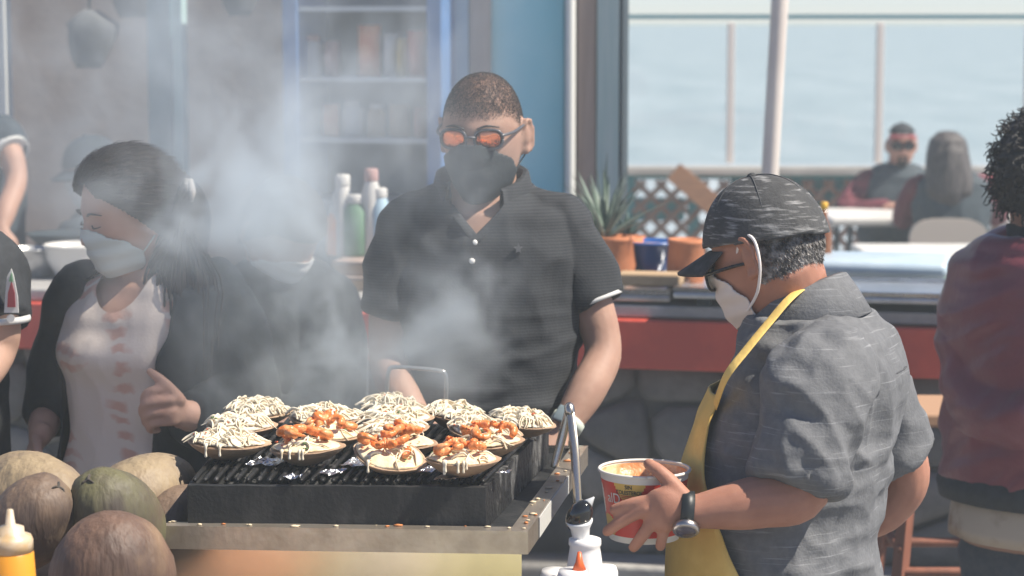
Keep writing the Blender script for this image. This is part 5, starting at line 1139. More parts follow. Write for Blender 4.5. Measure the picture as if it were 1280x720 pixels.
# ================================================== man in grey cap with yellow apron, holding the tub
DY = 1.25; Y2 = 2.52; fw = nrm(V(-.90, .43, 0))
to = Loft([(P(1000, 372, Y2), .070, .070, .078), (P(1010, 396, Y2 - .0), .120, .085, .100), (P(1020, 428, Y2), .155, .110, .120), (P(1024, 474, Y2), .180, .140, .128), (P(1018, 520, Y2), .195, .158, .125), (P(1006, 575, Y2), .190, .168, .125), (P(992, 640, Y2), .188, .168, .125), (P(980, 710, Y2), .190, .160, .135), (P(978, 800, Y2), .185, .140, .140)], fw)
lat = to.lat
CA = [P(1024, 462, 2.345), P(1012, 520, 2.32), P(1003, 612, 2.285), P(945, 628, 2.275), P(868, 640, 2.275)]; CB = [P(1070, 458, 2.64), P(1100, 520, 2.68), P(1132, 590, 2.70), P(1108, 634, 2.72), P(1060, 664, 2.74)]
hc = G(); YH = 2.29
hc.tube([P(868, 640, 2.277), P(850, 638, 2.275), P(832, 637, 2.272), P(817, 638, 2.276)], [(.027, .022), (.033, .019), (.038, .017), (.034, .012)], 18, 5, hint=V(0, 0, 1))
for pts, rad in (([(856, 624, 2.277), (841, 606, 2.281), (826, 591, 2.286), (811, 580, 2.296)], [.0165, .0145, .0125, .0090]),
                 ([(826, 628, 2.275), (806, 627, 2.281), (786, 631, 2.287), (768, 637, 2.296)], [.0125, .0118, .0108, .0085]),
                 ([(808, 636, 2.276), (788, 645, 2.284), (772, 655, 2.289), (759, 664, 2.297)], [.0128, .0118, .0108, .0086]),
                 ([(816, 650, 2.277), (807, 664, 2.281), (799, 675, 2.288), (792, 684, 2.297)], [.0122, .0115, .0105, .0084]),
                 ([(832, 654, 2.279), (829, 666, 2.283), (827, 676, 2.289), (825.5, 683, 2.297)], [.0112, .0105, .0096, .0080])):
    hc.tube([P(*p) for p in pts], [rad[0] * .95, rad[1] * .95, rad[2] * .96, rad[3] * 1.10], 12, 5)
    k_ = (P(*pts[1]) + P(*pts[2])) / 2; hc.ell(k_, (rad[1] * .93,) * 3, None, 8)
hd = hand_g(CB[-1], V(-.85, .25, -.3), V(-.3, -.9, .1), V(0, 0, 1), .6)
chef = Figure(V(P(995, 600, Y2)[0], Y2 + DY, 0), 'person in heathered grey cap and yellow apron seen from behind', P(958, 316, Y2 + .0), V(-.80, .56, -.26), to, [(CA, [.060, .052, .045, .043, .028]), (CB, [.060, .052, .044, .042, .028])], skin('ruddy', (.44, .215, .145), (.36, .165, .11)), [hc, hd], vox=.004, neck_r=.066, hs=1.0, neck=P(992, 392, Y2 + .01), bt0=.18, nbk=.95)
m_grey = mat('grey_slub_shirt', (.122, .126, .134), .85, c2=(.146, .150, .158), scale=60, bump=.15, bscale=200)
def slub(m, c, sc, st, lo, hi, amt=.8):
    n = m.node_tree.nodes; l = m.node_tree.links; b = n['Principled BSDF']; tc = n.new('ShaderNodeTexCoord'); mp = n.new('ShaderNodeMapping'); mp.inputs['Scale'].default_value = st; l.new(tc.outputs['Object'], mp.inputs[0])
    no = n.new('ShaderNodeTexNoise'); no.inputs['Scale'].default_value = sc; no.inputs['Detail'].default_value = 3; l.new(mp.outputs[0], no.inputs['Vector']); mr = n.new('ShaderNodeMapRange'); mr.inputs[1].default_value = lo; mr.inputs[2].default_value = hi; mr.inputs[4].default_value = amt; l.new(no.outputs['Fac'], mr.inputs[0])
    mx = n.new('ShaderNodeMix'); mx.data_type = 'RGBA'; src = b.inputs['Base Color'].links[0].from_socket; l.new(mr.outputs[0], mx.inputs['Factor']); l.new(src, mx.inputs[6]); mx.inputs[7].default_value = (*c, 1); l.new(mx.outputs[2], b.inputs['Base Color'])
slub(m_grey, (.27, .275, .285), 9, (1.0, 1.0, 26), .60, .72)
hemA = P(996, 600, 2.285); hemB = P(1122, 566, 2.695)
nk = P(1008, 408, Y2)
sh = shirt_g(to, [([P(1038, 462, 2.39), P(1020, 486, 2.335), P(1011, 535, 2.315), hemA], [.076, .078, .072, .065]), ([P(1056, 452, 2.62), P(1080, 486, 2.66), P(1102, 530, 2.68), hemB], [.076, .074, .066, .060])],
             traps=[([nk, P(1016, 436, 2.44), P(1028, 460, 2.37)], [.036, .048, .066]), ([nk + V(0, .02, 0), P(1036, 425, 2.58), P(1060, 452, 2.62)], [.040, .056, .066])], t0=.11)
CC = P(1003, 406, Y2 + .005); CAX = nrm(V(-.42, .20, 1))
rotF = np.array(Matrix.Rotation(.9, 3, 'Y'))
chef.garment('grey_shirt', sh, m_grey, .005, 3, addf(folds(.0075, (6, 6, 9), M=rotF), folds(.0045, (13, 13, 20), off=4, M=rotF), folds(.0009, (26, 26, 34), off=14, M=rotF), masked(folds(.010, (4, 4, 17), off=9), lambda v: sstep(1.22, 1.05, v[:, 2] )), masked(folds(.010, (16, 16, 5), off=2, M=np.array(Matrix.Rotation(-.5, 3, 'Y'))), lambda v: sstep(2.42 + DY, 2.34 + DY, v[:, 1]) * sstep(1.0, 1.1, v[:, 2]))),
    cut=lambda c: ((c - CC) @ CAX > .022) & (np.linalg.norm((c - CC) - np.outer((c - CC) @ CAX, CAX), axis=1) < .080))
g = G(); d_ = hemA - P(1012, 530, 2.315); g.lathe([(.060, -.004), (.0672, -.006), (.0678, 0), (.066, .007), (.060, .006)], hemA, 36, axis=d_); chef.part('sleeve_hem', g, m_grey)
g = G(); d_ = hemB - P(1102, 530, 2.68); g.lathe([(.055, -.004), (.0622, -.006), (.0628, 0), (.061, .007), (.055, .006)], hemB, 36, axis=d_); chef.part('sleeve_hem', g, m_grey)
collar(chef, CC, CAX, .084, .058, m_grey, None, gap=.45, fwd=fw, sag=.03, rb=1.1, drop=-.42)
# seams: yoke across the back, armhole
m_seam = mat('dark_grey_thread', (.07, .072, .076), .9)
g = G(); g.tube([to.at(.335, th, .0125) for th in np.linspace(math.pi * 1.10, math.pi * 1.92, 24)], .0016, 6, 1); chef.part('yoke_seam', g, m_seam)
m_apron = mat('yellow_apron_cloth', (.88, .60, .17), .75, c2=(.80, .52, .13), scale=10, bump=.12, bscale=120)
aw = lambda t, th: .004 * mnoise.noise(Vector((t * 7, th * 3, 8))) + .004 * mnoise.noise(Vector((t * 3, th * 9, 2)))
def ahw(t): return .92 + .75 * sstep(.50, .95, t)
g = to.sheet(.40, 1.0, lambda t: math.pi / 2 - ahw(t), lambda t: math.pi / 2 + ahw(t), .034, .004, 44, 50, aw); ap = chef.part('apron', g, m_apron)
g = G(); q0 = to.C[-1]; rings = []
v = []; F = []; nn_ = 24; mmn = 14
for lay in (0, .004):
    for i in range(mmn):
        for j in range(nn_):
            th = math.pi / 2 + (j / (nn_ - 1) - .5) * 2 * 1.67; p = to.at(1.0, th, .036 - lay + .008 * math.sin(j * 1.3 + i * .15)) - V(0, 0, i * .045 + .002); v.append(p)
N = nn_ * mmn
for i in range(mmn - 1):
    for j in range(nn_ - 1): a = i * nn_ + j; F += [[a, a + 1, a + nn_ + 1, a + nn_], [N + a, N + a + nn_, N + a + nn_ + 1, N + a + 1]]
g.add(v, F); chef.part('apron_skirt', g, m_apron, parent=ap)
cl_ = to.at(.405, math.pi / 2 + .88, .037); cr_ = to.at(.405, math.pi / 2 - .88, .037)
def strap(pts, w_=.0105): g = G(); g.tube(pts, [(w_, .0022)] * len(pts), 10, 8, hint=V(0, 0, 1) ); return g
nb = [cl_ - V(0, 0, .012), P(908, 470, 2.365), P(934, 436, 2.375), P(962, 402, 2.40), P(988, 372, 2.425), P(1013, 354, 2.48), P(1030, 351, 2.56), P(1024, 362, 2.62), to.at(.16, .3, .04), cr_ - V(0, 0, .012)]
chef.part('neck_strap', strap(nb), m_apron, parent=ap)
m_heath = mat('heathered_grey_cap', (.045, .046, .048), .85, c2=(.065, .066, .068), scale=30, bump=.15, bscale=160); slub(m_heath, (.38, .38, .38), 13, (2.0, 2.0, 15), .54, .72, .75)
ck = chef.cap(m_heath, mat('dark_visor', (.022, .023, .026), .75, c2=(.05, .05, .053), scale=40), rim=.020, tiltk=-.10, off=.016, brim=.072, droop=.32)
g = hshell(lambda c: abs(c[0]) < .0022 and c[2] > .03, .0150, .004); 
for a in (0, 1.05, 2.1, 3.14, 4.19, 5.24):
    pts = []
    for e in np.linspace(.16, 1.52, 12):
        d_ = V(math.sin(a) * math.cos(e) * .078, math.cos(a) * math.cos(e) * .098, math.sin(e) * .12); i = np.argmin(np.sum((HS - d_) ** 2, 1)); pts.append(chef.pt(*(HS[i] + HN[i] * .0128)))
    pts = [p for p in pts if (np.linalg.inv(chef.M) @ (p - chef.hc))[2] > .03]; g = G(); g.tube(pts, .0011, 6, 2); chef.part('cap_seam', g, m_seam, parent=ck)
chef.tufts('hair', lambda c: c[1] < -.018 and -.050 - .15 * (abs(c[0]) > .06) * c[1] < c[2] < .045 and not (abs(c[0]) > .066 and c[1] > -.004 and c[2] < -.01), 10000, .008, m_hairg, .0008, .3, (0, -.5, -1), .001, 9)
chef.mask(mat('white_mask_cloth', (.72, .66, .62), .7), ties=False)
for sd in (-1, 1):
    g = G(); g.tube([chef.pt(sd * .062, .030, -.02), chef.pt(sd * .080, .004, .020), chef.pt(sd * .085, -.016, .034), chef.pt(sd * .092, -.034, .020), chef.pt(sd * .092, -.034, -.020), chef.pt(sd * .080, -.012, -.062), chef.pt(sd * .064, .022, -.088)], .0026, 8, 5)
    chef.part('ear_loop', g, mat('white_elastic', (.78, .74, .72), .6))
chef.glasses(mat('black_frame', (.015, .015, .017), .25), m_glass, .027, .021, 'glasses', -.032)
# wrist watch
W_ = P(858, 640, 2.276); ad = nrm(P(868, 640, 2.275) - P(846, 638, 2.275)); m_wb = mat('black_rubber_strap', (.012, .016, .018), .45)
g = G(); a = np.linspace(0, 2 * np.pi, 32, endpoint=False); rings = []; e1 = nrm(V(0, 0, 1) - ad * ad[2]); e2 = np.cross(ad, e1)
for dx, ex in ((-.011, -.003), (-.010, .0015), (.010, .0015), (.011, -.003)): rings.append(W_ + ad * dx + np.outer(np.cos(a) * (.033 + ex), e1) + np.outer(np.sin(a) * (.027 + ex), e2))
g.loft(rings); wk = chef.part('watch', g, m_wb)
ud = nrm(-e1 * .80 - V(0, 1, 0) * .75); ud = nrm(ud - ad * np.dot(ud, ad)); g = G(); q = W_ + ud * .031; g.lathe([(.0195, -.006), (.0215, -.004), (.0215, .004), (.0195, .006), (.0165, .0062)], q, 32, axis=ud); chef.part('watch_case', g, mat('brushed_watch_bezel', (.5, .47, .45), .3, 1.0), parent=wk)
g = G(); g.lathe([(.0166, .002), (.0160, .0063), (.001, .0066)], q, 32, axis=ud); chef.part('watch_glass', g, mat('violet_watch_glass', (.10, .085, .11), .12), parent=wk)
chef.legs([to.C[-1] - lat * .09 - V(0, 0, .04), to.C[-1] + lat * .09 - V(0, 0, .04)], [V(*(to.C[-1] - lat * .11)[:2], 0), V(*(to.C[-1] + lat * .11)[:2], 0)], m_jean, m_shoe, r=(.10, .066, .055))

DY = 0.0
# ================================================== person in maroon bomber jacket
DY = 1.74; Y3 = 3.38; fw = nrm(V(.62, .78, 0)); lat_ = nrm(np.cross(fw, V(0, 0, 1)))
to = Loft([(P(1297, 292, Y3), .060, .060, .068), (P(1297, 312, Y3), .120, .080, .095), (P(1297, 335, Y3), .178, .105, .120), (P(1299, 390, Y3), .205, .140, .135), (P(1299, 450, Y3), .205, .150, .135), (P(1297, 520, Y3), .200, .155, .135), (P(1295, 580, Y3), .195, .155, .140), (P(1293, 630, Y3), .185, .150, .140), (P(1293, 680, Y3), .185, .145, .145)], fw)
sl_ = to.at(.30, math.pi, -.02)
A1 = [P(1235, 340, 3.46), P(1218, 420, 3.44), P(1225, 495, 3.36), P(1275, 520, 3.26), P(1313, 500, 3.2)]; A2 = [P(1358, 345, 3.25), P(1388, 430, 3.2), P(1398, 510, 3.25), P(1413, 560, 3.4), P(1423, 580, 3.5)]
mar = Figure(V(to.C[-1][0], Y3 + DY, 0), 'person with curly black hair in a shiny maroon bomber jacket and stained apron', P(1301, 216, Y3 - .01), V(.75, .62, -.12), to, [(A1, [.055, .046, .04, .038, .027]), (A2, [.055, .046, .04, .038, .027])], skin('brown', (.36, .20, .14)), [hand_g(A1[-1], V(.9, -.2, 0), V(0, .9, 0), V(0, 0, 1), .5), hand_g(A2[-1], V(.1, .9, -.2), V(-.9, 0, 0), V(0, 0, 1), .5)], vox=.007, neck_r=.056)
m_mar = mat('maroon_satin', (.20, .038, .055), .36, c2=(.185, .035, .051), scale=18, bump=.12, bscale=90, sheen=.2)
sh = shirt_g(to, [([P(1253, 330, 3.44), P(1229, 365, 3.46), P(1217, 425, 3.44), P(1223, 495, 3.37), P(1271, 522, 3.27), P(1297, 512, 3.22)], [.075, .084, .080, .074, .066, .050]), ([P(1343, 335, 3.3), P(1368, 375, 3.24), P(1388, 435, 3.2), P(1398, 505, 3.24), P(1411, 552, 3.37)], [.08, .085, .08, .07, .05])], .022, t0=.06, t1=.80, traps=[([P(1288, 300, 3.4), P(1253, 322, 3.43), P(1235, 345, 3.46)], [.05, .06, .07])])
rM = np.array(Matrix.Rotation(-.7, 3, 'Y'))
mar.garment('bomber_jacket', sh, m_mar, .007, 3, addf(folds(.011, (4, 4, 12), M=rM), folds(.0045, (9, 9, 24), off=4, M=rM)))
g = G(); tt = .80
g.loft([np.array([to.at(t, th, o) for th in np.linspace(0, 2 * np.pi, 48, endpoint=False)]) for t, o in ((.775, .010), (.78, .030), (.81, .040), (.855, .036), (.865, .012))]); mar.part('ribbed_hem', g, m_blackcloth)
g = G(); c_ = P(1297, 300, Y3); g.lathe([(.070, -.03), (.076, -.02), (.074, .03), (.066, .034)], c_, 36, axis=(.1, .1, 1)); mar.part('ribbed_collar', g, m_blackcloth)
m_dirty = mat('stained_cream_apron', (.50, .42, .33), .85, c2=(.24, .14, .08), scale=7, mix=(.5, .72), detail=7, bump=.1)
g = G(); g.loft([np.array([to.C[-1] * V(1, 1, 0) + V(0, 0, z) + (to.lat * math.cos(th) * (.195 + o) + to.fwd * math.sin(th) * (.155 + o)) * (1 + .012 * math.sin(9 * th)) for th in np.linspace(0, 2 * np.pi, 72, endpoint=False)]) for z, o in ((P(1253, 608, 3.3)[2], -.01), (P(1253, 640, 3.3)[2], .004), (P(1253, 672, 3.25)[2], .010), (P(1253, 690, 3.22)[2], .010), (P(1253, 690, 3.22)[2] + .001, .004))]); mar.part('waist_apron', g, m_dirty)
mar.part('hair', mar.hp(hshell(lambda c: c[2] > .02 - 1.2 * max(0, .05 - c[1]) and c[2] > -.085, .018, .01, wob=lambda o: .010 * np.array([mnoise.noise(Vector(q * 60)) for q in o]))), m_hairb)
g = G(); r_ = random.Random(11); cand = [i for i in range(len(HS)) if HS[i][2] > .02 - 1.2 * max(0, .05 - HS[i][1]) and HS[i][2] > -.085]
for i in range(620):
    k = r_.choice(cand); p = HS[k] + HN[k] * .012; nn = nrm(HN[k] + np.array([r_.gauss(0, .35) for _ in range(3)])); e1 = nrm(np.cross(nn, V(.3, .2, 1))); e2 = np.cross(nn, e1); L = r_.uniform(.018, .042); R0 = r_.uniform(.003, .0065); ph = r_.uniform(0, 6); pts = [p + nn * L * t + (e1 * math.cos(ph + t * 9) + e2 * math.sin(ph + t * 9)) * R0 * (.4 + t) - V(0, 0, .010) * t * t for t in np.linspace(0, 1, 9)]
    g.tube(pts, [.0018] * 8 + [.0008], 5, 1)
mar.part('curls', mar.hp(g), m_hairb)
mar.legs([to.C[-1] - to.lat * .09 - V(0, 0, .05), to.C[-1] + to.lat * .09 - V(0, 0, .05)], [V(*(to.C[-1] - to.lat * .1)[:2], 0), V(*(to.C[-1] + to.lat * .1)[:2], 0)], m_jean, m_shoe)

# ================================================== the couple at the far table
def seated(label, hc, hf, fw, sh_c, Yc, mats_, skin_m, arm_l, arm_r, seat_z=.45, wd=1.0):
    to = Loft([(sh_c + V(0, 0, .10), .058, .058, .065), (sh_c + V(0, 0, .055), .12 * wd, .08, .09), (sh_c, .185 * wd, .105, .11), (sh_c - V(0, 0, .12), .20 * wd, .13, .12), (sh_c - V(0, 0, .28), .185 * wd, .135, .12), (V(sh_c[0], sh_c[1], seat_z + .12), .18 * wd, .14, .13), (V(sh_c[0], sh_c[1], seat_z + .02), .185, .15, .15)], fw)
    f = Figure(V(sh_c[0], sh_c[1], 0), label, hc, hf, to, [(a, [.052, .043, .036, .034, .025]) for a in (arm_l, arm_r)], skin_m, [hand_g(a[-1], nrm(a[-1] - a[-2]), V(0, 0, -1), fw, .4) for a in (arm_l, arm_r)], vox=.008, neck_r=.06)
    body, sleeve = mats_; g = G(); g.loft(to.rings(.014, 36, t0=.05, m=28)); f.garment('vest', g, body, .009, 3, addf(folds(.008, (8, 8, 6))))
    for a in (arm_l, arm_r):
        g = G(); g.tube(list(a[:-1]) + [a[-1] * .85 + a[-2] * .15], [.076, .066, .058, .052, .042], 16, 5, rnd=True); f.garment('sleeve', g, sleeve, .008, 3, folds(.008, (14, 14, 14)))
    k = nrm(fw); hips = [to.C[-1] - to.lat * .09, to.C[-1] + to.lat * .09]
    f.legs(hips, [V(*(h + k * .46)[:2], 0) for h in hips], m_jean, m_shoe, knees=[h + k * .42 + V(0, 0, .02) for h in hips], r=(.085, .062, .05)); return f
m_wine = mat('wine_red_fleece', (.17, .035, .05), .85, c2=(.14, .03, .042), scale=20); m_slate = mat('dark_slate_vest', (.045, .062, .075), .8, c2=(.055, .075, .088), scale=20)
DY = 4.42; c = P(1122, 224, 8.62); fm = seated('person with dark goatee, sunglasses and red-billed cap facing the table', P(1127, 182, 8.58), V(-.06, -1, -.10), V(-.05, -1, 0), c, 8.6, (m_slate, m_wine), skin('far', (.45, .25, .19)),
    [P(1085, 228, 8.62), P(1066, 248, 8.56), P(1058, 262, 8.5), P(1085, 262, 8.42), P(1108, 258, 8.38)], [P(1160, 228, 8.62), P(1172, 248, 8.56), P(1172, 262, 8.5), P(1150, 262, 8.42), P(1128, 258, 8.38)], wd=1.15)
fm.cap(m_blackcloth, mat('red_cap_bill', (.26, .045, .055), .6), rim=.074, tiltk=-.02, off=.016, brim=.050, droop=.05); fm.glasses(m_blk, m_blk, .031, .022)
fm.part('goatee', fm.hp(hshell(lambda c: c[1] > .05 and -.118 < c[2] < -.045 and abs(c[0]) < .028 and not (abs(c[0]) < .017 and -.07 < c[2] < -.056), .004, .006)), m_hairb)
for i, ch in enumerate('SD'):   # pale letters on cap front
    cu = bpy.data.curves.new('t', 'FONT'); cu.body = ch; cu.size = .042; o = bpy.data.objects.new('t', cu); col.objects.link(o); dg = bpy.context.evaluated_depsgraph_get(); me = bpy.data.meshes.new_from_object(o.evaluated_get(dg)); bpy.data.objects.remove(o)
    g = G(); g.add([fm.pt(-(q.co[0] - .03 + i * .028), .1085 - abs(q.co[1]) * .35 - abs(q.co[0] - .03 + i * .028) * .15, .052 + q.co[1]) for q in me.vertices], [list(p.vertices) for p in me.polygons]); fm.part('cap_letter', g, m_trim, False)
DY = 3.95; c = P(1190, 232, 7.72); fwm = seated('person with long grey brown hair and dark vest seen from behind at the far table', P(1184, 200, 7.70), V(.05, 1, -.05), V(-.1, 1, 0), c, 7.7, (m_slate, m_wine), skin('far2', (.5, .3, .23)),
    [P(1150, 236, 7.76), P(1136, 256, 7.85), P(1130, 272, 7.95), P(1132, 266, 8.1), P(1140, 260, 8.2)], [P(1228, 236, 7.76), P(1240, 256, 7.85), P(1246, 268, 7.95), P(1238, 264, 8.1), P(1230, 260, 8.2)], wd=.95)
m_gb = mat('grey_brown_hair', (.12, .105, .10), .55, c2=(.05, .045, .045), scale=30, stretch=(6, 6, .5), bump=.4, bscale=60, bstretch=(5, 5, .3))
g = G(); q0 = fwm.hc; g.loft([q0 + V(0, dy, z) + np.stack([np.cos(a_) * rx, np.sin(a_) * ry, 0 * a_], 1) for a_ in [np.linspace(0, 2 * np.pi, 28, endpoint=False)] for z, rx, ry, dy in ((.148, .01, .01, 0), (.14, .05, .055, 0), (.105, .088, .098, -.004), (.05, .104, .115, -.012), (-.02, .112, .105, -.03), (-.10, .122, .085, -.055), (-.16, .118, .065, -.075), (-.21, .085, .04, -.085), (-.235, .03, .02, -.085))]); fwm.garment('hair', g, m_gb, .007, 2, folds(.006, (26, 26, 3)))

# ================================================== workers at and behind the bar, half hidden by smoke
def stander(label, hc, hf, fw, sh_c, skin_m, shirt_m, armsL, wd=1.0, vox=.008, sleeve_n=None, trouser=m_jean, rs=(.072, .066, .060), foot=None):
    to = Loft([(sh_c + V(0, 0, .10), .058, .058, .065), (sh_c + V(0, 0, .055), .12 * wd, .08, .09), (sh_c, .18 * wd, .105, .11), (sh_c - V(0, 0, .13), .195 * wd, .13, .12), (sh_c - V(0, 0, .30), .18 * wd, .13, .115), (sh_c - V(0, 0, .42), .18 * wd, .135, .12), (sh_c - V(0, 0, .58), .185 * wd, .14, .135)], fw)
    f = Figure(V(sh_c[0], sh_c[1], 0), label, hc, hf, to, [(a, [.054, .046, .040, .038, .027]) for a in armsL], skin_m, [hand_g(a[-1], nrm(a[-1] - a[-2]), V(0, .2, -1), fw, .45) for a in armsL], vox=vox, neck_r=.058)
    g = G(); g.loft(to.rings(.012, 36, t0=.05, m=28)); 
    for a in armsL:
        n_ = sleeve_n or len(a); q = list(a[:n_]); q = q if n_ < len(a) else q[:-1] + [q[-1] * .8 + q[-2] * .2]
        g.tube([q[0] * .8 + sh_c * .2] + q, [.070] + [.078, .066, .060, .054, .045][:len(q)], 18, 5, rnd=False); g.tube([sh_c + V(0, 0, .05), (sh_c + q[0]) / 2 + V(0, 0, .03), q[0]], [.05, .06, .068], 14, 4)
    f.garment('shirt', g, shirt_m, .008, 3, addf(folds(.009, (8, 8, 7)), folds(.004, (18, 18, 15), off=4)))
    h = to.C[-1]; f.legs([h - to.lat * .09, h + to.lat * .09], [V(*(h - to.lat * .11)[:2], 0), V(*(h + to.lat * .11)[:2], 0)], trouser, m_shoe); return f
m_navy = mat('navy_work_shirt', (.025, .040, .055), .85, c2=(.035, .05, .065), scale=25)
# bent over, dark jacket, white mask (behind the smoke)
DY = 1.76; c = P(352, 372, 3.42); hid = stander('person bent forward in dark jacket and white mask behind the thickest smoke', P(352, 290, 3.36), V(.55, -.62, -.62), V(.35, -.93, 0), c, skin('mid', (.46, .28, .21)), m_jack,
    [[P(296, 385, 3.44), P(282, 440, 3.4), P(290, 490, 3.34), P(325, 515, 3.22), P(355, 525, 3.15)], [P(404, 380, 3.38), P(412, 440, 3.32), P(400, 500, 3.27), P(375, 520, 3.2), P(365, 530, 3.14)]], wd=.92)
hid.mask(m_trim); hid.part('hair', hid.hp(hshell(lambda c: c[2] > .05 - 1.2 * max(0, .055 - c[1]) and c[2] > -.09, .014, .008)), m_hairbr)
# worker at the left edge, badge on the sleeve
DY = 1.50; c = P(-118, 318, 2.95); wl = stander('person in black short sleeved shirt with an embroidered sleeve badge', P(-126, 215, 2.93), V(.8, -.5, -.1), V(.75, -.65, 0), c, skin('tan2', (.5, .31, .23)), m_blackcloth,
    [[P(-20, 342, 2.82), P(-4, 402, 2.775), P(-6, 440, 2.77), P(-34, 480, 2.66), P(-64, 500, 2.58)], [P(-144, 345, 3.02), P(-164, 420, 3.04), P(-164, 480, 3.0), P(-124, 510, 2.85), P(-94, 515, 2.75)]], sleeve_n=2)
g = G(); q = P(-4.5, 399, 2.777); g.lathe([(.050, -.005), (.064, -.006), (.0655, 0), (.064, .006), (.05, .005)], q, 32, axis=V(.02, -.02, -1)); wl.part('sleeve_trim', g, m_trim)
# badge: tall pale shape with a dark red figure and a green tip, and a round dot
def flat(pts2, Y, m_, name, parent=None, d=0.0):
    g = G(); v = [P(px, py, Y - d) for px, py in pts2]; n_ = len(v); g.add(v + [p + V(0, .004, 0) for p in v], [list(range(n_)), list(range(n_, 2 * n_))[::-1]] + [[i, n_ + i, n_ + (i + 1) % n_, (i + 1) % n_] for i in range(n_)]); return wl.part(name, g, m_, False, parent=parent)
YB = 2.714
bd = flat([(5, 391), (23, 391), (22, 372), (17, 345), (14, 336), (9, 346), (7, 365)], YB, m_trim, 'sleeve_badge'); flat([(9, 384), (19, 384), (18, 366), (14, 352), (10, 366)], YB, mat('maroon_thread', (.25, .05, .06), .8), 'badge_figure', bd, .004); flat([(11, 352), (16, 352), (14, 341)], YB, m_gn, 'badge_tip', bd, .004)
flat([(13 + 5 * math.cos(a), 398 + 5 * math.sin(a)) for a in np.linspace(0, 6.28, 13)[:-1]], YB, m_trim, 'badge_dot')
wl.part('hair', wl.hp(hshell(lambda c: c[2] > .05 - 1.2 * max(0, .055 - c[1]) and c[2] > -.06, .010, .008)), m_hairb)
# cook in a dark cap behind the bar
DY = 2.75; c = P(130, 292, 5.35); ck_ = stander('person in dark cap and mask cooking behind the bar, facing the pots', P(116, 214, 5.32), V(-.85, -.5, -.25), V(-.8, -.6, 0), c, skin('mid2', (.40, .25, .19)), m_navy,
    [[P(100, 300, 5.22), P(92, 335, 5.15), P(85, 365, 5.08), P(70, 360, 4.98), P(58, 350, 4.92)], [P(170, 300, 5.45), P(180, 345, 5.42), P(160, 375, 5.3), P(130, 370, 5.2), P(110, 360, 5.12)]], sleeve_n=2)
ck_.cap(m_navy, None, rim=.028, tiltk=-.05, off=.016, brim=.06, droop=.3); ck_.mask(m_trim)
# second cook at the edge of the frame
c = P(-38, 205, 5.3); ck2 = stander('person in navy shirt with white striped sleeve behind the frying pan', P(-44, 108, 5.28), V(.7, -.7, -.2), V(.75, -.65, 0), c, skin('mid3', (.45, .27, .2)), m_navy,
    [[P(-2, 172, 5.2), P(12, 190, 5.15), P(20, 225, 5.1), P(8, 262, 5.0), P(2, 285, 4.95)], [P(-80, 215, 5.4), P(-100, 270, 5.4), P(-90, 320, 5.3), P(-60, 330, 5.15), P(-40, 330, 5.05)]], sleeve_n=2)
g = G(); g.lathe([(.064, -.006), (.0695, -.009), (.0700, .009), (.064, .008)], P(12.5, 190, 5.15), 28, axis=P(12, 190, 5.15) - P(-2, 172, 5.2)); ck2.part('sleeve_stripe', g, m_trim)
ck2.part('hair', ck2.hp(hshell(lambda c: c[2] > .05 - 1.2 * max(0, .055 - c[1]) and c[2] > -.06, .010, .008)), m_hairb)

# grey chair with rounded back between the hidden person and the polo man
DY = 1.8; cx, cy = P(416, 440, 3.55)[:2]; t = Thing('metal_chair', V(cx, cy, 0), 'grey rounded chair back with white crossbar behind the smoke', 'chair'); m_gr = mat('grey_chair_shell', (.25, .27, .29), .5); g = G(); rings = []
ztop = P(416, 392, 3.55)[2]
for yy in (-.012, .012):
    a = np.linspace(0, np.pi, 15); rim = [V(cx + .085 * math.copysign(abs(math.cos(k)) ** .7, math.cos(k)), cy + yy, ztop - .09 + .09 * abs(math.sin(k)) ** .8) for k in a] + [V(cx - .08, cy + yy, .62), V(cx + .08, cy + yy, .62)]; rings.append(np.array(rim))
g.loft(rings); t.part('backrest', g, m_gr, False); zb_ = P(416, 441, 3.53)[2]
g = G(); g.tube([V(cx - .09, cy - .02, zb_ - .004), V(cx + .095, cy - .02, zb_ + .006)], .006, 10, smooth=False); t.part('crossbar', g, m_trim)
g = G(); g.box((cx, cy - .16, .55), (.32, .34, .03), bev=.01); t.part('seat', g, m_gr, False)
for sx_ in (-1, 1):
    g = G(); g.tube([V(cx + sx_ * .14, cy + .0, 0), V(cx + sx_ * .12, cy, .6), V(cx + sx_ * .082, cy + .0, .8)], .012, 8); t.part('leg', g, m_legd); g = G(); g.tube([V(cx + sx_ * .14, cy - .32, 0), V(cx + sx_ * .13, cy - .28, .54)], .012, 8, smooth=False); t.part('leg', g, m_legd)

DY = 0.0
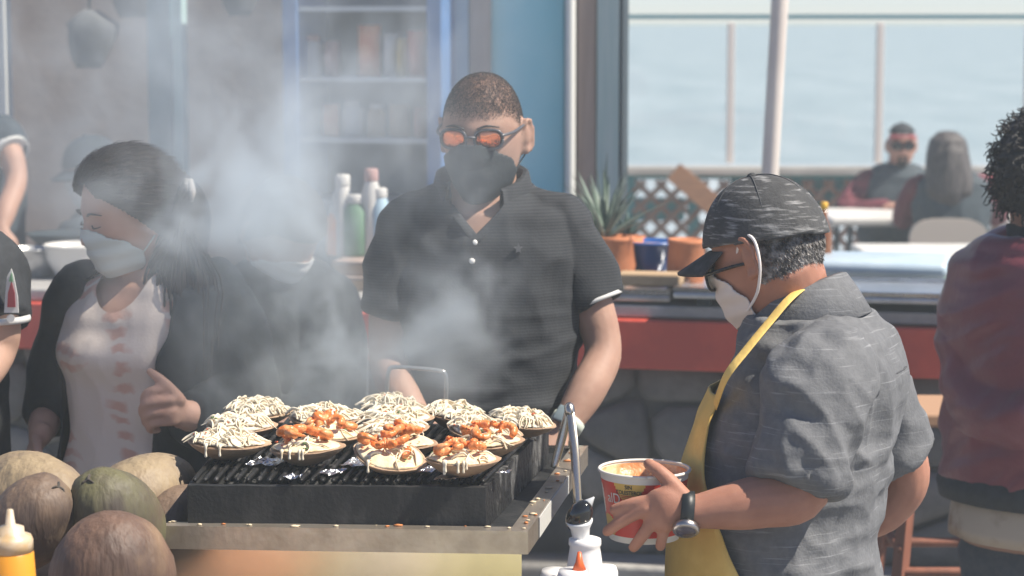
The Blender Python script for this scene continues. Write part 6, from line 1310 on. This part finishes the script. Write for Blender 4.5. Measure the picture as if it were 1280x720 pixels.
# ------------------------------------------------------------------ grill smoke: a volume grid, density from a field
def smoke():
    me = bpy.data.meshes.new('smoke'); o = bpy.data.objects.new('smoke', me); col.objects.link(o); o['kind'] = 'stuff'; o['label'] = 'pale drifting smoke rising from the charcoal grill'
    m = bpy.data.materials.new('grill_smoke'); m.use_nodes = True; n = m.node_tree.nodes; l = m.node_tree.links; n.remove(n['Principled BSDF'])
    pv = n.new('ShaderNodeVolumePrincipled'); pv.inputs['Color'].default_value = (.83, .90, .95, 1); pv.inputs['Density'].default_value = SM_D; pv.inputs['Anisotropy'].default_value = .25; l.new(pv.outputs[0], n['Material Output'].inputs['Volume'])
    ng = bpy.data.node_groups.new('smoke_field', 'GeometryNodeTree'); ng.interface.new_socket('Geometry', in_out='OUTPUT', socket_type='NodeSocketGeometry'); N = ng.nodes; L = ng.links
    def math_(op, a, b=None):
        q = N.new('ShaderNodeMath'); q.operation = op
        for i, x in enumerate((a, b)):
            if x is None: continue
            if isinstance(x, (int, float)): q.inputs[i].default_value = x
            else: L.new(x, q.inputs[i])
        return q.outputs[0]
    def vm(op, a, b):
        q = N.new('ShaderNodeVectorMath'); q.operation = op
        for i, x in enumerate((a, b)):
            if hasattr(x, 'default_value') or hasattr(x, 'links'): L.new(x, q.inputs[i])
            else: q.inputs[i].default_value = tuple(float(k) for k in x)
        return q
    pos = N.new('GeometryNodeInputPosition').outputs[0]
    def noise_(vec, sc, det, dist=0.0, rough=.55):
        q = N.new('ShaderNodeTexNoise'); q.inputs['Scale'].default_value = sc; q.inputs['Detail'].default_value = det; q.inputs['Distortion'].default_value = dist; q.inputs['Roughness'].default_value = rough; L.new(vec, q.inputs['Vector']); return q
    w1 = noise_(pos, 2.4, 3); off = vm('SUBTRACT', w1.outputs['Color'], (.5, .5, .5)).outputs[0]; wp = vm('ADD', pos, vm('MULTIPLY', off, (.42, .30, .42)).outputs[0]).outputs[0]
    total = None
    for (px, py, Y, rx, rz, st) in BLOBS:
        c = P(px, py, Y); d = vm('MULTIPLY', vm('SUBTRACT', wp, c).outputs[0], (1 / rx, 1 / (rx * .8), 1 / rz)).outputs[0]; q = N.new('ShaderNodeVectorMath'); q.operation = 'LENGTH'; L.new(d, q.inputs[0])
        mr = N.new('ShaderNodeMapRange'); mr.interpolation_type = 'SMOOTHSTEP'; mr.inputs[1].default_value = 0; mr.inputs[2].default_value = 1; mr.inputs[3].default_value = st; mr.inputs[4].default_value = 0; L.new(q.outputs['Value'], mr.inputs[0]); total = mr.outputs[0] if total is None else math_('ADD', total, mr.outputs[0])
    n1 = noise_(vm('MULTIPLY', wp, (1.0, 1.0, .72)).outputs[0], 6.5, 8, 1.1, .62); f1 = N.new('ShaderNodeMapRange'); f1.interpolation_type = 'SMOOTHSTEP'; f1.inputs[1].default_value = .43; f1.inputs[2].default_value = .66; f1.inputs[3].default_value = .16; f1.inputs[4].default_value = 1.75; L.new(n1.outputs[0], f1.inputs[0])
    den = math_('MULTIPLY', total, f1.outputs[0])
    vc = N.new('GeometryNodeVolumeCube'); L.new(den, vc.inputs['Density']); vc.inputs['Min'].default_value = SM_MIN; vc.inputs['Max'].default_value = SM_MAX
    for k, r_ in zip(('X', 'Y', 'Z'), SM_RES): vc.inputs['Resolution ' + k].default_value = r_
    sm = N.new('GeometryNodeSetMaterial'); sm.inputs['Material'].default_value = m; go = N.new('NodeGroupOutput'); L.new(vc.outputs[0], sm.inputs[0]); L.new(sm.outputs[0], go.inputs[0])
    md = o.modifiers.new('smoke', 'NODES'); md.node_group = ng; me.materials.append(m); return o
DY = 1.5; SM_MIN, SM_MAX, SM_RES = (-2.3, 3.6, 1.0), (.45, 5.7, 2.55), (190, 130, 115)
SM_D = 1.0
BLOBS = [(450, 478, 2.66, .22, .15, 5.5), (340, 475, 2.66, .22, .14, 3.0), (560, 470, 2.66, .14, .12, 1.5), (465, 400, 2.72, .22, .22, 3.2), (355, 400, 2.72, .22, .20, 2.4), (295, 230, 2.76, .24, .25, 9.0), (315, 320, 2.78, .26, .22, 5.0), (390, 290, 2.95, .26, .26, 3.6),
         (580, 345, 2.68, .21, .20, 3.4), (540, 420, 2.66, .19, .18, 2.6), (585, 190, 2.70, .17, .2, 2.8), (450, 190, 2.95, .40, .34, 2.6), (180, 260, 2.72, .28, .28, 1.5), (300, 70, 3.1, .62, .48, 1.25), (80, 150, 3.3, .64, .55, 1.0), (200, 420, 2.68, .30, .24, .7), (520, 80, 3.1, .40, .4, .8)]
smoke()

# ------------------------------------------------------------------ thin haze volume, added to lift the dark tones
HZ = .0085
if HZ:
    m = bpy.data.materials.new('tone_lift_haze'); m.use_nodes = True; n = m.node_tree.nodes; n.remove(n['Principled BSDF']); pv = n.new('ShaderNodeVolumePrincipled'); pv.inputs['Color'].default_value = (.80, .90, .95, 1); pv.inputs['Density'].default_value = HZ; m.node_tree.links.new(pv.outputs[0], n['Material Output'].inputs['Volume'])
    g = G(); g.box((0, 4.6, 1.2), (20, 23, 4.4)); o = link('haze', g.mesh('haze'), m, None, False); o['kind'] = 'stuff'; o['label'] = 'thin even haze added over the whole terrace to lift the dark tones'
